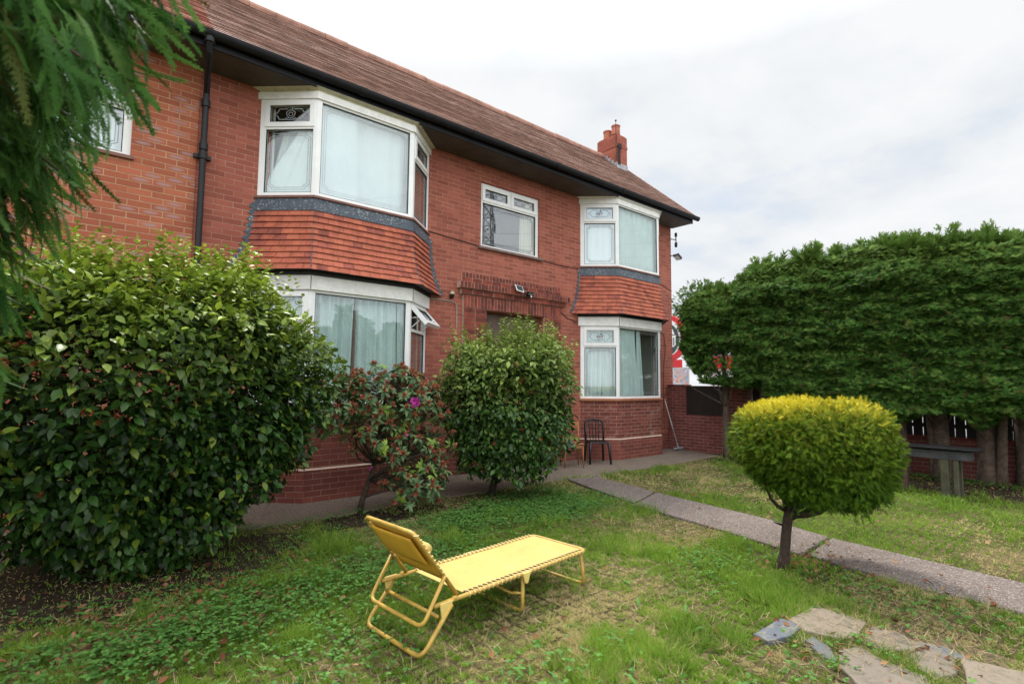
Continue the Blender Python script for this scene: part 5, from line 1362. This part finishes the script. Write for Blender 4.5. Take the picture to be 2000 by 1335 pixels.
for i in range(9): b.box(-.52+i*.125,-.50+i*.125,-.19,.19,.664,.686)
b.build('slat_bearer', M['tab_top'], tt)
for x, y, w, mt in ((-.37,.13,.032,'post_green'),(-.24,.12,.052,'post_green'),(.26,.12,.045,'post_brown'),(.30,-.10,.045,'post_brown'),(-.36,-.13,.04,'post_green')):
    k = MB(); k.box(x-w,x+w,y-w*.8,y+w*.8,-.03,.548); k.build('leg', M[mt], tt, bevel=.012)

# ================================================================== BOUNDARY WALL AND FENCE
gw = thing('garden_wall', 'dark red brick boundary wall with a brown panel let into it at the house end', 'wall', (11.62,-.1,0))
def gl(s, d=0., z=0.):                                          # along the wall from the house corner
    return (11.60+.105*s+d*.995, -.02-s*.995, z)
def wbox(mb, s0, s1, d0, d1, z0, z1):
    a = Vector(gl(s0, d0, z0)); mb.obox(a, Vector(gl(s1, d0, z0))-a, Vector(gl(s0, d1, z0))-a, (0,0,z1-z0))
b = MB(); wbox(b, .0, .46, 0, .24, -.1, 1.555); wbox(b, .46, 1.52, .0, .24, -.1, .86); wbox(b, 1.52, 1.98, 0, .24, -.1, 1.555); wbox(b, 1.98, 9.5, .0, .24, -.1, .66)
wbo = b.build('wall', M['brick_gw'], gw, (11.62,-.1,0))
M['brown_panel'] = plain('dark brown painted panel', (.026, .016, .013), .5, .2, 4)
b = MB(); wbox(b, .462, 1.518, .06, .09, .862, 1.56)
for k in range(8): wbox(b, .47+k*.13, .475+k*.13, .054, .061, .93, 1.50)
wbox(b, .462, 1.518, .045, .061, .864, .92); wbox(b, .462, 1.518, .045, .061, 1.50, 1.572)
b.build('panel', M['brown_panel'], gw, (11.62,-.1,0))
b = MB(); wbox(b, -.0, .47, -.02, .26, 1.557, 1.60); wbox(b, 1.51, 1.99, -.02, .26, 1.557, 1.60); b.build('coping', M['brick_dark'], gw, (11.62,-.1,0))
b = MB(); wbox(b, 1.99, 9.5, -.015, .255, .662, .70); b.build('coping', M['brick_dark'], gw, (11.62,-.1,0))
M['dark_board'] = plain('near black fence board', (.016, .013, .013), .7, .25, 6)
fb = thing('board_fence', 'dark vertical board fence with bright gaps on top of the low brick wall', 'fence', gl(2.0, .1, .70))
b = MB(); s = 2.02; r = random.Random(4); og = gl(2.0, .1, .70)
while s < 9.4:
    w = r.uniform(.135, .150); wbox(b, s, s+w, .09, .112, .695, 1.62+r.uniform(-.02, .02)); s += w + r.choice([.004, .010, .014, .016])
b.build('boards', M['dark_board'], fb, og)
b = MB(); wbox(b, 2.0, 9.45, .114, .16, .86, .93); wbox(b, 2.0, 9.45, .114, .16, 1.40, 1.47); b.build('rail', M['dark_board'], fb, og)
for s in (2.1, 4.0, 5.9, 7.8, 9.3):
    b = MB(); wbox(b, s, s+.09, .161, .24, .702, 1.6); b.build('post', M['dark_board'], fb, og)

# ================================================================== ACROSS THE STREET
M['render_white'] = plain('white render', (.72, .72, .72), .8, .06, 1)
M['sign_red'] = plain('red sign enamel', (.62, .022, .03), .4, .08, 2)
M['sign_white'] = plain('white sign enamel', (.80, .80, .80), .4, .04, 2)
M['sign_dark'] = plain('dark green grey enamel', (.045, .065, .06), .4, .1, 2)
M['pillar_grey'] = plain('grey cladding', (.14, .135, .13), .6, .1, 2)
M['tarmac_roof'] = plain('flat roof felt', (.1, .1, .1), .9, .1, 2)
sh = thing('shop_building', 'low white shop with red trim glimpsed across the street behind the hedge', 'building', (24,-4,0))
b = MB(); b.box(-1.5,6,-14,9,-.05,2.3); b.build('wall', M['render_white'], sh)
b = MB(); b.box(-1.62,6.1,-14.1,9.1,2.302,2.85); b.build('fascia_board', M['sign_red'], sh)
b = MB(); b.box(-1.4,5.9,-13.9,8.9,2.852,2.95); b.build('roof', M['tarmac_roof'], sh)
for y0, y1 in ((-9,-6),(-4,-1),(1.2,3.6)):
    b = MB(); b.box(-1.53,-1.503,y0,y1,.7,2.1); w_ = b.build('window', M['pillar_grey'], sh); b = MB(); b.box(-1.545,-1.531,y0+.06,y1-.06,.76,2.04); b.build('pane', M['glass'], w_)
sg = thing('shop_sign', 'red street sign with a white ringed roundel at the house corner', 'sign', (20.0,5.42,0))
b = MB(); pts = [(-.02,4.50),(.20,4.52),(-.45,4.30),(-.72,3.95),(-.86,3.55),(-.86,3.25),(-.7,2.95),(-.55,2.78),(.5,2.72),(1.0,3.0),(1.1,3.6),(.9,4.2),(.5,4.5)]
pts = [(.75*math.cos(a)+.05, 3.62+.92*math.sin(a)) for a in np.linspace(0, 2*math.pi, 28)[:-1]]
def disc(mb, x, pts, th): 
    n_ = len(pts); mb.add([(x, y, z) for y, z in pts]+[(x+th, y, z) for y, z in pts], [tuple(range(n_))[::-1], tuple(range(n_, 2*n_))]+[(i, (i+1) % n_, (i+1) % n_+n_, i+n_) for i in range(n_)])
ell = lambda a, b_, cz=3.62, cy=.12, k=32, a0=0, a1=2*math.pi: [(cy+a*math.cos(t), cz+b_*math.sin(t)) for t in np.linspace(a0, a1, k+1)[:-1]]
disc(b, 0, ell(.88, 1.0), .18); b.build('panel', M['sign_red'], sg)
b = MB(); disc(b, -.012, ell(.66, .80), .011); b.build('ring', M['sign_white'], sg)
b = MB(); disc(b, -.022, ell(.56, .70, 3.55), .009); b.build('roundel', M['sign_dark'], sg)
b = MB(); disc(b, -.032, [(.12+y, 3.66+z) for y, z in ((-.40,-.36),(-.40,0),(-.44,.02),(-.40,.06),(.40,.06),(.44,.02),(.40,0),(.40,-.36),(.30,-.44),(-.30,-.44))], .009); b.build('emblem', M['sign_white'], sg)
b = MB()
for k in range(8): b.box(-.041,-.033,.12-.34+k*.095,.12-.34+k*.095+.045,3.28,3.62)
disc(b, -.041, [(.12-.13,3.76),(.12-.08,4.06),(.12+.08,4.06),(.12+.13,3.76)], .008); b.build('emblem_bars', M['sign_dark'], sg)
b = MB(); disc(b, -.032, [(.12-.36,3.76),(.12-.26,3.98),(.12-.14,4.10),(.12-.20,3.76)], .009); disc(b, -.032, [(.12+.36,3.76),(.12+.26,3.98),(.12+.14,4.10),(.12+.20,3.76)], .009); b.build('emblem_wing', M['sign_white'], sg)
b = MB(); b.box(.02,.16,-.12,.65,-.02,2.64); b.build('pillar', M['pillar_grey'], sg)
b = MB(); b.box(-.02,.12,-.50,-.13,1.95,2.66); b.build('bracket', M['sign_red'], sg)
ps = thing('poster_board', 'framed advertising poster of mixed pinks and blues standing behind the garden wall', 'poster', (19.4,4.55,0))
def poster_mat():
    m, nt, b = new_mat('poster print'); n = N(nt); tc = n.node('ShaderNodeTexCoord').outputs['Object']
    v = n.node('ShaderNodeTexVoronoi'); v.inputs['Scale'].default_value = 9; n.ln(tc, v.inputs['Vector'])
    s_ = n.node('ShaderNodeSeparateColor'); n.ln(v.outputs['Color'], s_.inputs[0])
    n.ln(n.ramp(s_.outputs[0], [(0., (.25,.36,.50)), (.35, (.55,.60,.66)), (.6, (.62,.25,.20)), (.8, (.72,.45,.30)), (1., (.45,.40,.52))]), b.inputs['Base Color']); b.inputs['Roughness'].default_value = .3; return m
M['poster'] = poster_mat()
b = MB(); b.box(0,.06,-.36,.42,.9,2.30); b.build('frame', M['alu'], ps)
b = MB(); b.box(-.012,-.001,-.31,.37,.95,2.25); b.build('print', M['poster'], ps)
b = MB(); b.box(.01,.05,-.30,-.24,-.02,.9); b.box(.01,.05,.30,.36,-.02,.9); b.build('leg', M['alu'], ps)

def broad_tree(name, label, loc, h, rad, n, seed, mat, size, group=None, cone=False):
    root = thing(name, label, 'tree', (*loc, 0), 0, group); r = np.random.default_rng(seed)
    tb = MB(); tb.tube([(0,0,-.1),(.05,0,h*.3),(0,.05,h*.6),(0,0,h*.92)], [h*.028,h*.022,h*.014,h*.004], 8); cs = []
    if cone:
        z = h*(.12+.86*r.random(n)**1.25); a = r.uniform(0, 6.28, n); lay = .75+.25*np.sin(z*2*math.pi/(h*.09)); q = rad*(1.02-z/h)*lay*np.sqrt(r.uniform(.25, 1, n))
        P = np.stack([np.cos(a)*q, np.sin(a)*q, z], 1); D = np.stack([np.cos(a), np.sin(a), np.full(n, -.25)], 1)
    else:
        k = 26; cen = unit(r.normal(0, 1, (k, 3)))*np.array([rad*.72, rad*.72, h*.28])*r.uniform(.5, 1, (k, 1))+np.array([0, 0, h*.66]); i = r.integers(0, k, n); D = unit(r.normal(0, 1, (n, 3)))
        P = cen[i]+D*rad*.36*r.uniform(.6, 1.05, (n, 1))
        for c in cen[::2]: limb(tb, (0,0,h*.35), c, h*.010, h*.003, h*.01, r, 5, 5)
    tb.build('trunk', M['bark'], root, smooth=True)
    V, T, nv = scatter(P, D+r.normal(0, .4, (n, 3)), np.array([0,0,1.])+r.normal(0, .5, (n, 3)), size*r.uniform(.6, 1.3, n), frond(5,.05,.09,.5,45,.2,5) if cone else leaf_tmpl(.3))
    tri_mesh('crown', V, T, mat, root, np.repeat(r.random(n), nv), np.repeat(np.clip(D[:, 2]*.5*r.random(n)+.1, 0, 1), nv))
broad_tree('broadleaf_tree', 'pale green rounded tree far beyond the house corner, above the red sign', (36, 12.2), 9.2, 3.6, 9000, 61, M['far_leaf'], .32)
# the far side of the road behind the camera, seen mirrored in the glass
for k, (x, y, h, rd) in enumerate(((13.7,-27,6.4,1.3),(15.0,-27.5,6.1,1.6),(16.3,-29,5.0,1.8),(17.6,-28,5.9,1.7),(20.3,-28,5.3,2.4),(11.9,-27,5.1,1.7),(9.4,-27,5.0,1.9))):
    lab = ['tallest pointed conifer mirrored in the lower left bay window', 'full conifer mirrored right of the tallest one in the bay glass', 'short conifer in the dip of the mirrored tree line', 'broad conifer near the right edge of the mirrored tree line', 'wide low conifer at the far right of the mirrored tree line', 'conifer mirrored at the left edge of the bay glass', 'outermost conifer behind the lawn'][k]
    broad_tree('conifer_tree', lab, (x, y), h, rd, 2600, 700+k, M['hedge'], .75, 'conifers behind the camera', True)
def pylon():
    root = thing('electricity_pylon', 'steel lattice pylon with insulators, mirrored in the middle upstairs window', 'pylon', (66,-80,0))
    M['steel'] = plain('galvanised steel', (.12, .13, .14), .6, .1, 2)
    b = MB(); lv = [0,8,15,20,24,27,29.5,32,34.5,37,39.5,42,44.5,48]
    hw = lambda z: 4.2-2.9*min(1, z/28)-.5*max(0, (z-28)/20)
    for z0, z1 in zip(lv, lv[1:]):
        for sx, sy in ((1,1),(1,-1),(-1,1),(-1,-1)):
            b.tube([(sx*hw(z0),sy*hw(z0),z0),(sx*hw(z1),sy*hw(z1),z1)], .10, 4)
        for f in range(4):
            c = [(1,1),(1,-1),(-1,-1),(-1,1)]; p, q = c[f], c[(f+1) % 4]
            b.tube([(p[0]*hw(z0),p[1]*hw(z0),z0),(q[0]*hw(z1),q[1]*hw(z1),z1)], .06, 4); b.tube([(q[0]*hw(z0),q[1]*hw(z0),z0),(p[0]*hw(z1),p[1]*hw(z1),z1)], .06, 4); b.tube([(p[0]*hw(z1),p[1]*hw(z1),z1),(q[0]*hw(z1),q[1]*hw(z1),z1)], .06, 4)
    b.build('tower', M['steel'], root)
    for z, al in ((31.5, 5.6), (37.6, 7.0), (43.6, 5.6)):
        for s in (-1, 1):
            a = MB()
            for sy in (-1, 1): a.tube([(s*.9,sy*.8,z),(s*al,0,z+.3)], .08, 4); a.tube([(s*.9,sy*.8,z+2.2),(s*al,0,z+.35)], .07, 4)
            a.build('arm', M['steel'], root)
            i_ = MB(); i_.lathe([(.05,0),(.05,-.4)]+[(q, -.4-.14*k) for k in range(14) for q in (.22,.12)]+[(.05,-2.6)], (s*al,0,z+.2), 8); i_.build('insulator', M['steel'], root)
            w = MB(); w.tube([(s*al, yy, z-2.4-1.2*math.sin(math.pi*min(1, abs(yy)/60))) for yy in np.linspace(-60, 60, 13)], .035, 3); w.build('wire', M['steel'], root)
    root.rotation_euler[2] = R(-38)
pylon()

# ================================================================== SKY, SUN, CAMERA
SUN_EL, SUN_AZ = R(58), R(24)                                   # azimuth from +Y (behind the house), towards -X
w = bpy.data.worlds.new('World'); scene.world = w; w.use_nodes = True
nt = w.node_tree; n = N(nt); bg = nt.nodes['Background']
sky = n.node('ShaderNodeTexSky', sky_type='NISHITA'); sky.sun_disc = False; sky.sun_elevation = SUN_EL; sky.sun_rotation = SUN_AZ
sky.air_density = 1.0; sky.dust_density = 1.5
tc = n.node('ShaderNodeTexCoord').outputs['Generated']
sp = n.node('ShaderNodeSeparateXYZ'); n.ln(tc, sp.inputs[0])
den = n.math('ADD', n.math('MAXIMUM', sp.outputs[2], 0.), .22)
cb = n.node('ShaderNodeCombineXYZ'); n.ln(n.math('DIVIDE', sp.outputs[0], den), cb.inputs[0]); n.ln(n.math('DIVIDE', sp.outputs[1], den), cb.inputs[1]); cb.inputs[2].default_value = 3.7
c1 = n.noise(1.15, 7, .55, cb.outputs[0]); c2 = n.noise(3.2, 6, .6, cb.outputs[0])
shade = n.math('ADD', n.math('MULTIPLY', c1, .7), n.math('MULTIPLY', c2, .3))
cloud = n.ramp(shade, [(.37, (4.1, 4.4, 4.8)), (.46, (4.85, 5.0, 5.14)), (.54, (5.2, 5.28, 5.35))])
hole = n.math('MULTIPLY', n.math('SUBTRACT', .40, c1, clamp=True), 2.2, clamp=True)
zen = n.math('SMOOTH_MIN', n.math('MAXIMUM', n.math('MULTIPLY', n.math('SUBTRACT', sp.outputs[2], .52), 4.0), 0.), 2.2, .2)   # an overcast sky is brightest overhead
vm = n.node('ShaderNodeVectorMath', operation='SCALE'); n.ln(n.mix(hole, cloud, sky.outputs[0]), vm.inputs[0]); thin = n.math('MULTIPLY', n.math('ADD', n.math('ADD', n.math('MULTIPLY', sp.outputs[0], -.45), n.math('MULTIPLY', sp.outputs[1], -.80)), .25, clamp=True), 1.05)   # added fill: sky behind the camera brightened to light the facade
n.ln(n.math('ADD', n.math('ADD', 1., zen), thin), vm.inputs['Scale'])
n.ln(vm.outputs[0], bg.inputs[0]); bg.inputs[1].default_value = .1

sun = bpy.data.lights.new('sun', 'SUN'); sun.energy = 2.3; sun.angle = R(9); sun.color = (1, .96, .88)
so = bpy.data.objects.new('sun', sun); COL.objects.link(so)
sd = Vector((math.sin(SUN_AZ)*math.cos(SUN_EL), math.cos(SUN_AZ)*math.cos(SUN_EL), math.sin(SUN_EL)))
so.rotation_euler = (-sd).to_track_quat('-Z', 'Y').to_euler(); so.location = sd*40

cam = bpy.data.cameras.new('camera'); co = bpy.data.objects.new('camera', cam); COL.objects.link(co)
cam.sensor_width = 36; cam.lens = 18.436; cam.clip_start = .05; cam.clip_end = 1000
fw = Vector((.639, .766, .077)).normalized(); rt_ = Vector((.767, -.641, .009)); up = rt_.cross(fw).normalized(); rt_ = fw.cross(up)
mt = Matrix((rt_, up, -fw)).transposed().to_4x4(); mt.translation = (0, -7.726, 1.613); co.matrix_world = mt
cam.dof.use_dof = True; cam.dof.focus_distance = 7.0; cam.dof.aperture_fstop = 2.8
scene.camera = co
vs = scene.view_settings; vs.view_transform = 'Standard'; vs.look = 'None'; vs.gamma = 1; vs.exposure = 0.86; vs.use_curve_mapping = False
scene.cycles.max_bounces = 8; scene.cycles.transparent_max_bounces = 24
